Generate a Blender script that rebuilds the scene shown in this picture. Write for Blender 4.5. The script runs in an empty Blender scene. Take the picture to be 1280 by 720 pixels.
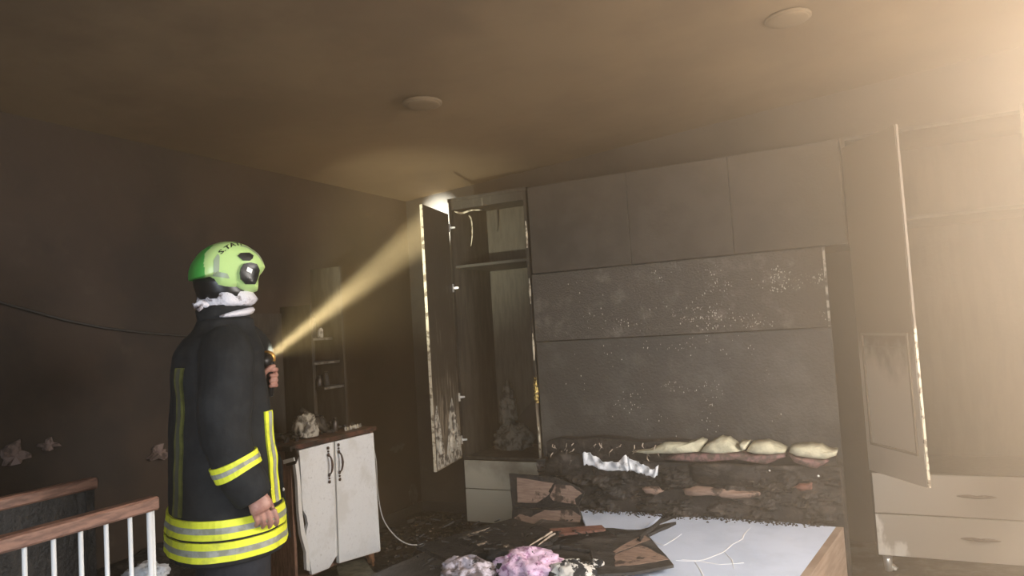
import bpy, bmesh, math, random
from mathutils import Vector, Matrix, noise
from mathutils.geometry import tessellate_polygon
random.seed(7)
sc = bpy.context.scene
C = sc.collection
# ------------------------------------------------------------------ camera
F_PX, EYE = 900.0, 1.4
YAW, PITCH, ROLL = math.radians(26.6), math.atan(50/900), math.atan(0.061)
fwd = Vector((-math.sin(YAW)*math.cos(PITCH), math.cos(YAW)*math.cos(PITCH), math.sin(PITCH)))
r0 = Vector((math.cos(YAW), math.sin(YAW), 0)); u0 = r0.cross(fwd)
rgt = r0*math.cos(ROLL) - u0*math.sin(ROLL); upv = r0*math.sin(ROLL) + u0*math.cos(ROLL)
CAM = Vector((0, 0, EYE))
cd = bpy.data.cameras.new('camera'); cam = bpy.data.objects.new('camera', cd); C.objects.link(cam)
m = Matrix((rgt, upv, -fwd)).transposed().to_4x4(); m.translation = CAM
cam.matrix_world = m
cd.sensor_width = 36; cd.lens = 36*F_PX/1280; cd.clip_start = 0.05
sc.camera = cam
# ------------------------------------------------------------------ world, lights, exposure
sc.view_settings.view_transform = 'Standard'; sc.view_settings.look = 'None'
sc.view_settings.gamma = 1; sc.view_settings.use_curve_mapping = False
sc.view_settings.exposure = 0.10
w = bpy.data.worlds.new('World'); sc.world = w; w.use_nodes = True
w.node_tree.nodes['Background'].inputs[0].default_value = (0.75, 0.85, 1, 1)
w.node_tree.nodes['Background'].inputs[1].default_value = 0.6
try: sc.cycles.volume_step_rate = 1.0; sc.cycles.volume_bounces = 3
except Exception: pass
def area(name, loc, target, sx, sy, power, col):
    l = bpy.data.lights.new(name, 'AREA'); l.shape = 'RECTANGLE'; l.size = sx; l.size_y = sy
    l.energy = power; l.color = col
    o = bpy.data.objects.new(name, l); C.objects.link(o); o.location = loc
    o.rotation_euler = (Vector(target)-Vector(loc)).to_track_quat('-Z', 'Y').to_euler()
    return o
area('window_daylight', (1.66, 2.7, 1.8), (-1.0, 2.9, 1.6), 1.7, 1.2, 180, (1, 0.96, 0.92))
area('balcony_daylight', (0.1, -1.15, 1.45), (-0.9, 3, 0.6), 1.5, 2.0, 100, (0.77, 0.87, 1))

def at(px, py, ax, v):                     # the point of a plane that a pixel of the photograph measures
    d = fwd + rgt*((px-640)/F_PX) - upv*((py-360)/F_PX)
    i = 'xyz'.index(ax); t = (v-CAM[i])/d[i]
    return CAM + d*t
# ------------------------------------------------------------------ materials
def nt(name):
    mt = bpy.data.materials.new(name); mt.use_nodes = True
    n = mt.node_tree; return mt, n, n.nodes['Principled BSDF']
def mat(name, col, rough=0.6, col2=None, scale=8, stretch=(1,1,1), lo=0.42, hi=0.6, bump=0.0, bscale=40, metal=0.0,
        detail=6, spec=0.5, bstretch=(1,1,1), rough2=None, zfade=None, xfade=None, col3=None, scale3=3, lo3=.5, hi3=.65, emis=None):
    mt, n, b = nt(name); N = n.nodes; K = n.links
    b.inputs['Roughness'].default_value = rough; b.inputs['Metallic'].default_value = metal
    b.inputs['Specular IOR Level'].default_value = spec
    b.inputs['Base Color'].default_value = (*col, 1)
    geo = N.new('ShaderNodeNewGeometry')
    def ns(scl, st, det=6):
        mp = N.new('ShaderNodeVectorMath'); mp.operation = 'MULTIPLY'; mp.inputs[1].default_value = st
        K.new(geo.outputs['Position'], mp.inputs[0])
        t = N.new('ShaderNodeTexNoise'); t.inputs['Scale'].default_value = scl; t.inputs['Detail'].default_value = det
        t.inputs['Roughness'].default_value = 0.6
        K.new(mp.outputs[0], t.inputs['Vector']); return t.outputs['Fac']
    def ramp(sock, a, c):
        r = N.new('ShaderNodeMapRange'); r.inputs['From Min'].default_value = a; r.inputs['From Max'].default_value = c
        r.interpolation_type = 'SMOOTHSTEP'
        K.new(sock, r.inputs['Value']); return r.outputs['Result']
    cur = None
    if col2:
        f = ns(scale, stretch, detail)
        if xfade:
            sp = N.new('ShaderNodeSeparateXYZ'); K.new(geo.outputs['Position'], sp.inputs[0])
            ad = N.new('ShaderNodeMath'); ad.operation = 'MULTIPLY_ADD'; ad.inputs[1].default_value = xfade[2]
            K.new(ramp(sp.outputs['X'], xfade[0], xfade[1]), ad.inputs[0]); K.new(f, ad.inputs[2]); f = ad.outputs[0]
        if zfade:                          # height shifts the noise, for soot lines and a painted haze fade
            sp = N.new('ShaderNodeSeparateXYZ'); K.new(geo.outputs['Position'], sp.inputs[0])
            z = ramp(sp.outputs['Z'], zfade[0], zfade[1])
            ad = N.new('ShaderNodeMath'); ad.operation = 'MULTIPLY_ADD'; ad.inputs[1].default_value = zfade[2]
            K.new(z, ad.inputs[0]); K.new(f, ad.inputs[2]); f = ad.outputs[0]
        f = ramp(f, lo, hi)
        mx = N.new('ShaderNodeMix'); mx.data_type = 'RGBA'
        K.new(f, mx.inputs['Factor']); mx.inputs['A'].default_value = (*col, 1); mx.inputs['B'].default_value = (*col2, 1)
        cur = mx.outputs['Result']
        if rough2 is not None:
            mr = N.new('ShaderNodeMix'); K.new(f, mr.inputs['Factor']); mr.inputs['A'].default_value = rough; mr.inputs['B'].default_value = rough2
            K.new(mr.outputs['Result'], b.inputs['Roughness'])
    if col3:
        f3 = ramp(ns(scale3, (1,1,1)), lo3, hi3)
        mx = N.new('ShaderNodeMix'); mx.data_type = 'RGBA'; K.new(f3, mx.inputs['Factor'])
        if cur: K.new(cur, mx.inputs['A'])
        else: mx.inputs['A'].default_value = (*col, 1)
        mx.inputs['B'].default_value = (*col3, 1); cur = mx.outputs['Result']
    if cur: K.new(cur, b.inputs['Base Color'])
    if bump:
        bp = N.new('ShaderNodeBump'); bp.inputs['Strength'].default_value = bump; bp.inputs['Distance'].default_value = 0.01
        K.new(ns(bscale, bstretch, 5), bp.inputs['Height']); K.new(bp.outputs[0], b.inputs['Normal'])
    if emis:
        b.inputs['Emission Color'].default_value = (*emis[0], 1); b.inputs['Emission Strength'].default_value = emis[1]
    return mt
M = {}
SOOT = (0.022, 0.018, 0.014)
M['wall_soot'] = mat('sooty_plaster', (0.026, 0.014, 0.007), .8, (0.013, 0.007, 0.0035), 2.2, bump=.25, bscale=14, lo=.38, hi=.62, col3=(0.038, 0.024, 0.014), scale3=7, lo3=.58, hi3=.8)
M['wall_back'] = mat('sooty_back_plaster', (0.045, 0.036, 0.028), .75, (0.020, 0.016, 0.013), 1.8, bump=.3, bscale=18, lo=.38, hi=.62, col3=(0.09, 0.08, 0.065), scale3=5, lo3=.62, hi3=.8)
M['ceiling'] = mat('smoked_ceiling', (0.15, 0.10, 0.052), .9, (0.10, 0.064, 0.033), 1.3, stretch=(1,1,1), bump=.1, bscale=20, lo=.35, hi=.65)
M['wall_pale'] = mat('smoked_pale_plaster', (0.34, 0.29, 0.23), .9, (0.2, 0.16, 0.12), 1.5, bump=.1, bscale=20)
M['floor'] = mat('wet_charred_floor', (0.016, 0.014, 0.012), .35, (0.028, 0.024, 0.020), 5, bump=.7, bscale=30, rough2=.7, lo=.4, hi=.62)
M['white_frame'] = mat('white_window_frame', (0.7, 0.68, 0.63), .5, (0.5, 0.46, 0.4), 3)
M['char'] = mat('charred_wood', (0.015, 0.013, 0.012), .55, (0.036, 0.031, 0.027), 12, stretch=(1,4,1), bump=.9, bscale=60, rough2=.8, lo=.45, hi=.66)
M['char_dark'] = mat('black_char', (0.010, 0.009, 0.008), .6, (0.020, 0.017, 0.014), 12, bump=.6)
M['char_board'] = mat('charred_board', (0.028, 0.025, 0.022), .5, (0.085, 0.075, 0.066), 4, stretch=(1,3,3), bump=.5, bscale=45, lo=.42, hi=.66)
M['board'] = mat('scorched_plywood', (0.32, 0.215, 0.16), .7, (0.22, 0.14, 0.105), 14, stretch=(1,5,8), bump=.3, bscale=60, lo=.35, hi=.65, col3=(0.06, 0.04, 0.03), scale3=9, lo3=.56, hi3=.62)
M['red_wood'] = mat('reddish_scorched_wood', (0.22, 0.095, 0.065), .6, (0.12, 0.055, 0.04), 20, stretch=(1,4,4), bump=.2)
M['splinter'] = mat('pale_splintered_wood', (0.45, 0.36, 0.28), .7, (0.1, 0.075, 0.055), 30, lo=.45, hi=.6)
M['bed_white'] = mat('white_laminate', (0.66, 0.73, 0.88), .45, (0.58, 0.65, 0.79), 3, bump=.05, bscale=90, col3=(0.42, 0.44, 0.50), scale3=6, lo3=.66, hi3=.75)  # blue cast of the daylight is put into the laminate colour
M['bed_crack'] = mat('pale_crack', (0.86, 0.87, 0.88), .5)
M['bed_side'] = mat('beige_bed_side', (0.34, 0.25, 0.19), .55, (0.26, 0.18, 0.13), 4, stretch=(1,1,8))
M['oak'] = mat('brown_wood_grain', (0.27, 0.15, 0.105), .5, (0.15, 0.08, 0.055), 9, stretch=(6,6,1), bump=.15, lo=.38, hi=.62)
M['worktop'] = mat('red_brown_worktop', (0.12, 0.05, 0.035), .45, (0.05, 0.022, 0.017), 9, bump=.3, col3=(0.02, 0.015, 0.012), scale3=8, lo3=.5, hi3=.6)
M['cab_white'] = mat('white_speckled_laminate', (0.80, 0.80, 0.80), .5, (0.58, 0.57, 0.56), 60, lo=.55, hi=.75, bump=.05, col3=(0.7, 0.69, 0.67), scale3=5)
M['edge_white'] = mat('white_edging', (0.78, 0.76, 0.72), .5)
M['drawer_left'] = mat('cream_laminate_smoked', (0.40, 0.37, 0.29), .5, (0.20, 0.18, 0.14), 3, lo=.5, hi=.75, zfade=(.3,.6,.12))
M['drawer_right'] = mat('cream_laminate_sooty', (0.55, 0.52, 0.46), .5, (0.27, 0.24, 0.20), 3.0, stretch=(2,2,1), lo=.42, hi=.52, detail=9, zfade=(.10,.34,.14), xfade=(-.05,.5,.30))
M['wardrobe'] = mat('sooty_wardrobe_board', (0.30, 0.24, 0.17), .6, (0.030, 0.024, 0.017), 9, stretch=(5,5,.45), bump=.25, bscale=25, lo=.36, hi=.66, zfade=(.5,1.5,.24), detail=8)
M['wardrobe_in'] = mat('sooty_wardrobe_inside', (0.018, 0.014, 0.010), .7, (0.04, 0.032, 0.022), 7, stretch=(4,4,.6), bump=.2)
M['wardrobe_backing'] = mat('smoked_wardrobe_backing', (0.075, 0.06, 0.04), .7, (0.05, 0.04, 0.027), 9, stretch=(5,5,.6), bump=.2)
M['door_right'] = mat('pale_door_haze_fade', (0.40, 0.36, 0.30), .55, (0.10, 0.08, 0.06), 3, stretch=(1,1,.6), lo=.55, hi=.85, zfade=(.95,1.45,.5), bump=.05)  # upper part darkened in the colour as a fade into haze
M['raw_edge'] = mat('raw_chipboard_edge', (0.50, 0.43, 0.31), .6, (0.14, 0.105, 0.07), 26, lo=.48, hi=.6)
M['blister'] = mat('blistered_pale_laminate', (0.44, 0.40, 0.33), .5, (0.07, 0.06, 0.05), 22, lo=.46, hi=.6, bump=.8, bscale=50)
M['panel_low'] = mat('burnt_panel_lower', (0.050, 0.045, 0.038), .48, (0.085, 0.078, 0.066), 5, bump=.5, bscale=60, lo=.45, hi=.7, detail=9)
M['panel_mid'] = mat('blistered_panel_middle', (0.060, 0.052, 0.042), .40, (0.13, 0.115, 0.095), 8, bump=1.0, bscale=85, lo=.50, hi=.72, detail=10)
M['panel_up'] = mat('burnt_cupboard_door', (0.040, 0.033, 0.025), .7, (0.055, 0.045, 0.034), 4, bump=.3, bscale=40)
M['foam'] = mat('cream_foam', (0.62, 0.58, 0.42), .9, (0.45, 0.42, 0.30), 14, bump=.6, bscale=70)
M['pink_fabric'] = mat('scorched_pink_fabric', (0.24, 0.13, 0.12), .85, (0.09, 0.065, 0.055), 22, bump=.5, lo=.42, hi=.6)
M['white_cloth'] = mat('white_cloth', (0.72, 0.72, 0.73), .85, (0.32, 0.31, 0.30), 30, bump=.5, bscale=60, lo=.55, hi=.7)
M['char_uph'] = mat('charred_upholstery', (0.020, 0.016, 0.013), .7, (0.065, 0.050, 0.040), 10, bump=1.0, bscale=30, lo=.5, hi=.68, detail=9, stretch=(1,1,1.5))
M['pink_print'] = mat('pink_printed_cloth', (0.74, 0.52, 0.66), .85, (0.42, 0.20, 0.34), 38, bump=.6, bscale=55, lo=.5, hi=.62, col3=(0.03, 0.025, 0.025), scale3=42, lo3=.64, hi3=.67)
M['bw_print'] = mat('black_and_white_cloth', (0.70, 0.66, 0.60), .85, (0.02, 0.02, 0.022), 15, lo=.50, hi=.53, bump=.6)
M['lilac'] = mat('lilac_cream_cloth', (0.62, 0.55, 0.60), .85, (0.20, 0.15, 0.14), 16, lo=.44, hi=.56, bump=.6, col3=(0.03,0.03,0.03), scale3=12, lo3=.6, hi3=.64)
M['khaki'] = mat('dusty_khaki_panel', (0.23, 0.22, 0.16), .7, (0.12, 0.12, 0.09), 16, lo=.4, hi=.6)
M['rust'] = mat('rusty_brown_wood', (0.28, 0.13, 0.06), .7, (0.12, 0.05, 0.03), 30)
M['metal_dark'] = mat('blackened_metal', (0.05, 0.04, 0.035), .4, metal=.7)
M['silver'] = mat('bright_hinge_metal', (0.75, 0.72, 0.66), .3, metal=.6)
M['antique'] = mat('antique_bronze', (0.07, 0.045, 0.04), .4, metal=.5)
M['gold'] = mat('golden_glint', (0.75, 0.55, 0.18), .35, (0.12, 0.08, 0.03), 60, lo=.45, hi=.55, metal=.5, bump=1)  # metallic gold stands in for glints on a wet edge
M['wire'] = mat('white_cable', (0.55, 0.53, 0.50), .5)
M['dark_cable'] = mat('dark_cable', (0.012, 0.010, 0.008), .6)
M['cot_wood'] = mat('warm_brown_rail', (0.24, 0.125, 0.085), .45, (0.13, 0.065, 0.045), 10, stretch=(5,1,6))
M['cot_metal'] = mat('white_painted_metal', (0.66, 0.65, 0.63), .4)
M['navy'] = mat('dark_navy_turnout_fabric', (0.012, 0.013, 0.014), .85, (0.018, 0.019, 0.020), 12, bump=.3, bscale=25, spec=.3)
M['navy_trousers'] = mat('dark_trouser_fabric', (0.020, 0.021, 0.026), .85, (0.028, 0.028, 0.033), 10, bump=.3, bscale=25, spec=.3)
M['yellow'] = mat('fluorescent_yellow', (0.80, 0.82, 0.045), .6, (0.50, 0.52, 0.05), 14, lo=.5, hi=.75, col3=(0.36,0.36,0.12), scale3=5, lo3=.58, hi3=.7)
M['yellow_dull'] = mat('dark_olive_yellow', (0.13, 0.13, 0.028), .7, (0.08, 0.08, 0.02), 14)  # darker olive version of the band yellow, for the back stripe
M['reflex_dull'] = mat('dark_tape', (0.07, 0.07, 0.05), .6)  # darker version of the reflective tape
M['reflex'] = mat('grey_reflective_tape', (0.38, 0.38, 0.33), .4, (0.27, 0.27, 0.20), 20)
M['helmet'] = mat('pale_lime_helmet_shell', (0.47, 0.66, 0.24), .3)
M['helmet_green'] = mat('green_helmet_stripe', (0.07, 0.36, 0.06), .4)
M['helmet_grey'] = mat('grey_reflective_sticker', (0.30, 0.36, 0.24), .35)
M['black'] = mat('black_plastic', (0.012, 0.012, 0.012), .35)
M['hood'] = mat('silver_white_hood', (0.66, 0.63, 0.66), .45, (0.16, 0.13, 0.13), 20, lo=.50, hi=.62, bump=.7, bscale=55)
M['skin'] = mat('skin', (0.42, 0.22, 0.165), .5, (0.34, 0.16, 0.12), 30)
M['brass'] = mat('brass_ring', (0.72, 0.40, 0.12), .3, metal=.8)
M['boot'] = mat('black_boot_rubber', (0.015, 0.014, 0.013), .5)
M['lens'] = mat('torch_lens', (0.9, 0.85, 0.6), .2, emis=((1, .9, .6), 6))
M['lamp'] = mat('smoked_lamp_cover', (0.15, 0.105, 0.06), .9)
M['ash'] = mat('dull_ash_cloth', (0.14, 0.125, 0.10), .9, (0.04, 0.034, 0.027), 20, bump=.8, bscale=50, lo=.45, hi=.6)
M['scrap'] = mat('dull_pinkish_scrap', (0.17, 0.115, 0.095), .9, (0.06, 0.04, 0.032), 18, lo=.45, hi=.6)
M['raw_edge_fade'] = mat('raw_edge_haze_fade', (0.62, 0.54, 0.40), .6, (0.12, 0.09, 0.065), 26, lo=.48, hi=.6, zfade=(1.2,1.5,.5))  # edge colour darkens upward with the door's painted haze fade
M['bare_plaster'] = mat('ashy_bare_plaster', (0.06, 0.055, 0.045), .8, (0.018, 0.014, 0.010), 16, lo=.4, hi=.62, bump=.4)
M['moulding'] = mat('dark_moulding', (0.20, 0.165, 0.125), .6)  # darker tone than the door itself
mt, n, b = nt('window_glass'); b.inputs['Transmission Weight'].default_value = 1; b.inputs['Roughness'].default_value = 0.02
b.inputs['IOR'].default_value = 1.1; b.inputs['Base Color'].default_value = (.95,.95,.95,1); M['glass'] = mt
# ------------------------------------------------------------------ builders
class MB:
    def __init__(s): s.v = []; s.f = []
    def add(s, vs, fs):
        k = len(s.v); s.v += [Vector(p) for p in vs]; s.f += [tuple(i+k for i in f) for f in fs]; return s
    def box(s, a, b_, R=None):
        (x0,y0,z0),(x1,y1,z1) = a, b_
        vs = [Vector(p) for p in ((x0,y0,z0),(x1,y0,z0),(x1,y1,z0),(x0,y1,z0),(x0,y0,z1),(x1,y0,z1),(x1,y1,z1),(x0,y1,z1))]
        if R is not None: vs = [R @ p for p in vs]
        return s.add(vs, [(0,3,2,1),(4,5,6,7),(0,1,5,4),(1,2,6,5),(2,3,7,6),(3,0,4,7)])
    def slab(s, poly, d):                  # planar polygon (3D points) extruded by vector d
        d = Vector(d); P = [Vector(p) for p in poly]; n = len(P)
        tri = tessellate_polygon([P])
        s.add(P + [p+d for p in P], [tuple(t) for t in tri] + [tuple(i+n for i in reversed(t)) for t in tri] +
              [(i, (i+1)%n, (i+1)%n+n, i+n) for i in range(n)]); return s
    def tube(s, pts, rad, seg=10, cap=True, flat=1.0, up=None):
        pts = [Vector(p) for p in pts]; n = len(pts)
        if not isinstance(rad, (list, tuple)): rad = [rad]*n
        rings = []; prev = None
        for i, p in enumerate(pts):
            t = (pts[min(i+1,n-1)]-pts[max(i-1,0)]).normalized()
            a = prev if prev is not None else (up and Vector(up)) or (Vector((0,0,1)) if abs(t.z) < .9 else Vector((1,0,0)))
            u = (a - t*a.dot(t)).normalized(); v = t.cross(u); prev = u
            rings.append([p + (u*math.cos(q)*rad[i] + v*math.sin(q)*rad[i]*flat) for q in [2*math.pi*k/seg for k in range(seg)]])
        vs = [q for r in rings for q in r]
        fs = [(i*seg+k, i*seg+(k+1)%seg, (i+1)*seg+(k+1)%seg, (i+1)*seg+k) for i in range(n-1) for k in range(seg)]
        if cap: fs += [tuple(reversed(range(seg))), tuple(range((n-1)*seg, n*seg))]
        return s.add(vs, fs)
    def rings(s, rings, cap=True):
        seg = len(rings[0]); n = len(rings)
        vs = [q for r in rings for q in r]
        fs = [(i*seg+k, i*seg+(k+1)%seg, (i+1)*seg+(k+1)%seg, (i+1)*seg+k) for i in range(n-1) for k in range(seg)]
        if cap: fs += [tuple(reversed(range(seg))), tuple(range((n-1)*seg, n*seg))]
        return s.add(vs, fs)
    def ell(s, c, r, nu=16, nv=10):
        c = Vector(c); R = []
        for j in range(1, nv):
            a = math.pi*j/nv
            R.append([c+Vector((r[0]*math.sin(a)*math.cos(q), r[1]*math.sin(a)*math.sin(q), -r[2]*math.cos(a))) for q in [2*math.pi*k/nu for k in range(nu)]])
        k = len(s.v); s.rings(R, cap=False)
        n = len(R); s.v += [c-Vector((0,0,r[2])), c+Vector((0,0,r[2]))]; b0 = len(s.v)-2
        s.f += [(k+(i+1)%nu, k+i, b0) for i in range(nu)] + [(k+(n-1)*nu+i, k+(n-1)*nu+(i+1)%nu, b0+1) for i in range(nu)]
        return s
    def lathe(s, c, axis, prof, seg=20):   # prof: list of (distance along axis, radius)
        c = Vector(c); ax = Vector(axis).normalized()
        a = Vector((0,0,1)) if abs(ax.z) < .9 else Vector((1,0,0)); u = (a-ax*a.dot(ax)).normalized(); v = ax.cross(u)
        return s.rings([[c+ax*h+(u*math.cos(q)+v*math.sin(q))*max(r,1e-4) for q in [2*math.pi*k/seg for k in range(seg)]] for h, r in prof])
def obj(name, mb, m, parent=None, local=False, smooth=False, bevel=0.0, loc=None):
    base = Vector((0,0,0))
    if parent is not None and not local:
        p = parent
        while p: base = base + Vector(p.location); p = p.parent
    if loc is not None: base = Vector(loc)
    me = bpy.data.meshes.new(name)
    me.from_pydata([tuple(v-base) for v in mb.v], [], mb.f); me.update()
    bm = bmesh.new(); bm.from_mesh(me)
    bmesh.ops.recalc_face_normals(bm, faces=bm.faces)
    if bevel:
        bmesh.ops.bevel(bm, geom=[e for e in bm.edges if len(e.link_faces) == 2 and e.calc_face_angle(0) > .6], offset=bevel, segments=1, affect='EDGES')
    bm.to_mesh(me); bm.free()
    if smooth: me.polygons.foreach_set('use_smooth', [True]*len(me.polygons))
    me.materials.append(M[m]); o = bpy.data.objects.new(name, me); C.objects.link(o)
    if parent is not None: o.parent = parent
    elif loc is not None: o.location = base
    return o
def tag(o, label=None, cat=None, group=None, kind=None):
    if label: o['label'] = label
    if cat: o['category'] = cat
    if group: o['group'] = group
    if kind: o['kind'] = kind
    return o
def thing(name, loc, label, cat, group=None, rz=0):
    o = bpy.data.objects.new(name, None); C.objects.link(o); o.location = loc; o.rotation_euler = (0,0,rz)
    o.empty_display_size = .05
    return tag(o, label, cat, group)
def struct(name, mb, m, label=None):
    o = obj(name, mb, m); tag(o, label or name.replace('_', ' '), kind='structure'); return o
def B(a, b_): return MB().box(a, b_)
def center(mb):
    lo = [min(v[i] for v in mb.v) for i in range(3)]; hi = [max(v[i] for v in mb.v) for i in range(3)]
    return ((lo[0]+hi[0])/2, (lo[1]+hi[1])/2, lo[2])
def solo(name, mb, m, label, cat, group=None, kind=None, **k):
    return tag(obj(name, mb, m, loc=center(mb), **k), label, cat, group, kind)
def remesh(mb, voxel, smooth_it=2):
    me = bpy.data.meshes.new('t'); me.from_pydata([tuple(v) for v in mb.v], [], mb.f); me.update()
    bm = bmesh.new(); bm.from_mesh(me); bmesh.ops.recalc_face_normals(bm, faces=bm.faces); bm.to_mesh(me); bm.free()
    o = bpy.data.objects.new('t', me); C.objects.link(o)
    md = o.modifiers.new('r', 'REMESH'); md.mode = 'VOXEL'; md.voxel_size = voxel
    if smooth_it: sm = o.modifiers.new('s', 'SMOOTH'); sm.iterations = smooth_it; sm.factor = .5
    dg = bpy.context.evaluated_depsgraph_get(); e = o.evaluated_get(dg); r = e.to_mesh()
    out = MB(); out.v = [v.co.copy() for v in r.vertices]; out.f = [tuple(p.vertices) for p in r.polygons]
    e.to_mesh_clear(); bpy.data.objects.remove(o); bpy.data.meshes.remove(me)
    return out
def jag(a, b_, n, amp, seed=0):            # jagged line of points between a and b_
    rr = random.Random(seed); a = Vector(a); b_ = Vector(b_)
    return [a.lerp(b_, i/n)+Vector([rr.uniform(-amp, amp)]*3)*(0 if i == 0 else 1) for i in range(n)]
def lump(c, r, amp=.25, fs=6.0, seed=0, nu=40, nv=22, ridge=True):
    o = MB().ell((0,0,0), (1,1,1), nu, nv); c = Vector(c)
    for v in o.v:
        d = v.normalized(); q = Vector((d.x*r[0], d.y*r[1], d.z*r[2]))*fs + Vector((seed*7.3, seed*3.1, 0))
        f = noise.fractal(q, .9, 2.2, 4)
        if ridge: f = .55-abs(f)*1.6
        k = 1+amp*f
        v.x, v.y, v.z = c.x+d.x*r[0]*k, c.y+d.y*r[1]*k, max(c.z+d.z*r[2]*k, c.z-r[2]*.55)
    return o
# ------------------------------------------------------------------ room shell
X0, X1, Y0, Y1 = -3.35, 1.7, -1.2, 4.85
def ceil_z(x): return 2.735+.075*x
def grid_plane(o, eu, ev, nu, nv, dirn, fn):
    o = Vector(o); eu = Vector(eu); ev = Vector(ev); g = MB()
    g.v = [o+eu*(i/nu)+ev*(j/nv) for j in range(nv+1) for i in range(nu+1)]
    for v in g.v: v += Vector(dirn)*fn(v)
    g.f = [(j*(nu+1)+i, j*(nu+1)+i+1, (j+1)*(nu+1)+i+1, (j+1)*(nu+1)+i) for j in range(nv) for i in range(nu)]
    return g
fl = grid_plane((X0-.05,Y0-.05,-.0), (X1-X0+.1,0,0), (0,Y1-Y0+.1,0), 90, 110, (0,0,1), lambda v: -.004+.008*noise.fractal(v*3.1, .8, 2, 4)*(1 if v.y > 2.4 else .2))
fl.box((X0-.05,Y0-.05,-.12), (X1+.05,Y1+.05,-.03))
struct('floor', fl, 'floor', 'wet black charred floor of the burnt room')
wl_ = struct('wall_left', B((X0-.1,Y0-.1,-.12), (X0,Y1+.1,2.62)), 'wall_soot', 'dark brown soot covered wall on the left')
struct('wall_back', B((X0-.1,Y1,-.12), (X1+.1,Y1+.1,3.0)), 'wall_back', 'soot blackened wall behind the wardrobes and bed')
cl = MB(); zz = [ceil_z(X0-.1), ceil_z(X1+.1)]
cl.add([(X0-.1,Y0-.1,zz[0]),(X1+.1,Y0-.1,zz[1]),(X1+.1,Y1+.1,zz[1]),(X0-.1,Y1+.1,zz[0]),(X0-.1,Y0-.1,zz[0]+.1),(X1+.1,Y0-.1,zz[1]+.1),(X1+.1,Y1+.1,zz[1]+.1),(X0-.1,Y1+.1,zz[0]+.1)],
       [(0,3,2,1),(4,5,6,7),(0,1,5,4),(1,2,6,5),(2,3,7,6),(3,0,4,7)])
struct('ceiling', cl, 'ceiling', 'smoke stained gently sloping ceiling')
WY0, WY1, WZ0, WZ1 = 1.8, 3.6, 1.15, 2.4
wr = MB(); wr.box((X1,Y0-.1,-.12),(X1+.12,WY0,3)); wr.box((X1,WY1,-.12),(X1+.12,Y1+.1,3)); wr.box((X1,WY0,-.12),(X1+.12,WY1,WZ0)); wr.box((X1,WY0,WZ1),(X1+.12,WY1,3))
struct('wall_right', wr, 'wall_pale', 'smoked pale wall with the window')
DX0, DX1, DZ = -.8, 1.0, 2.3
we = MB(); we.box((X0-.1,Y0-.1,-.12),(DX0,Y0,3)); we.box((DX1,Y0-.1,-.12),(X1+.1,Y0,3)); we.box((DX0,Y0-.1,DZ),(DX1,Y0,3))
struct('wall_rear', we, 'wall_pale', 'smoked wall with the balcony doorway')
wf = MB(); t = .06
for a, b_ in (((WY0,WZ0),(WY1,WZ0+t)),((WY0,WZ1-t),(WY1,WZ1)),((WY0,WZ0),(WY0+t,WZ1)),((WY1-t,WZ0),(WY1,WZ1)),((2.67,WZ0),(2.73,WZ1))):
    wf.box((X1+.03,a[0],a[1]),(X1+.09,b_[0],b_[1]))
w1 = struct('window_1', wf, 'white_frame', 'white framed window in the right wall')
for ya, yb in ((WY0+.05,2.68),(2.72,WY1-.05)): obj('pane', MB().box((X1+.055,ya,WZ0+.05),(X1+.061,yb,WZ1-.05)), 'glass', w1)
wf = MB(); wf.box((DX0,Y0-.08,-.02),(DX0+.06,Y0-.02,DZ)); wf.box((DX1-.06,Y0-.08,-.02),(DX1,Y0-.02,DZ)); wf.box((DX0,Y0-.08,DZ-.06),(DX1,Y0-.02,DZ))
struct('door_1', wf, 'white_frame', 'white frame of the open balcony doorway')
struct('baseboard_left', B((X0,1.0,.0),(X0+.015,Y1,.07)), 'char', 'charred baseboard of the left wall')
struct('baseboard_back', B((X0,Y1-.015,.0),(-2.6,Y1,.07)), 'char', 'charred baseboard of the back wall')
for j_, (cx, cy, hy, hz) in enumerate(((517,618,.07,.11),(497,560,.12,.05))):
    c_ = at(cx, cy, 'x', X0); rr_ = random.Random(j_); ps = [Vector((X0+.0005, c_.y+math.cos(a)*hy*rr_.uniform(.5,1), c_.z+math.sin(a)*hz*rr_.uniform(.5,1))) for a in [2*math.pi*k/18 for k in range(18)]]
    obj('bare_plaster', MB().slab(ps, (.002,0,0)), 'bare_plaster', wl_)
# ceiling fittings
for (px, py, lb) in ((528, 132, 'round smoked ceiling light in the middle of the ceiling'), (985, 26, 'round smoked ceiling light nearer the window')):
    p = at(px, py, 'z', 2.7); z = ceil_z(p.x); p = at(px, py, 'z', z-.02)
    th = thing('ceiling_light', (p.x, p.y, z-.03), lb, 'ceiling light', 'ceiling lights')
    obj('base_plate', MB().lathe((p.x,p.y,z-.012), (0,0,-1), [(-.008,.10),(0,.10),(.004,.095)], 28), 'lamp', th, smooth=True)
    obj('lamp_cover', MB().lathe((p.x,p.y,z-.015), (0,0,-1), [(0,.09),(.004,.085),(.007,.06),(.008,.02)], 28), 'lamp', th, smooth=True)
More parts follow.
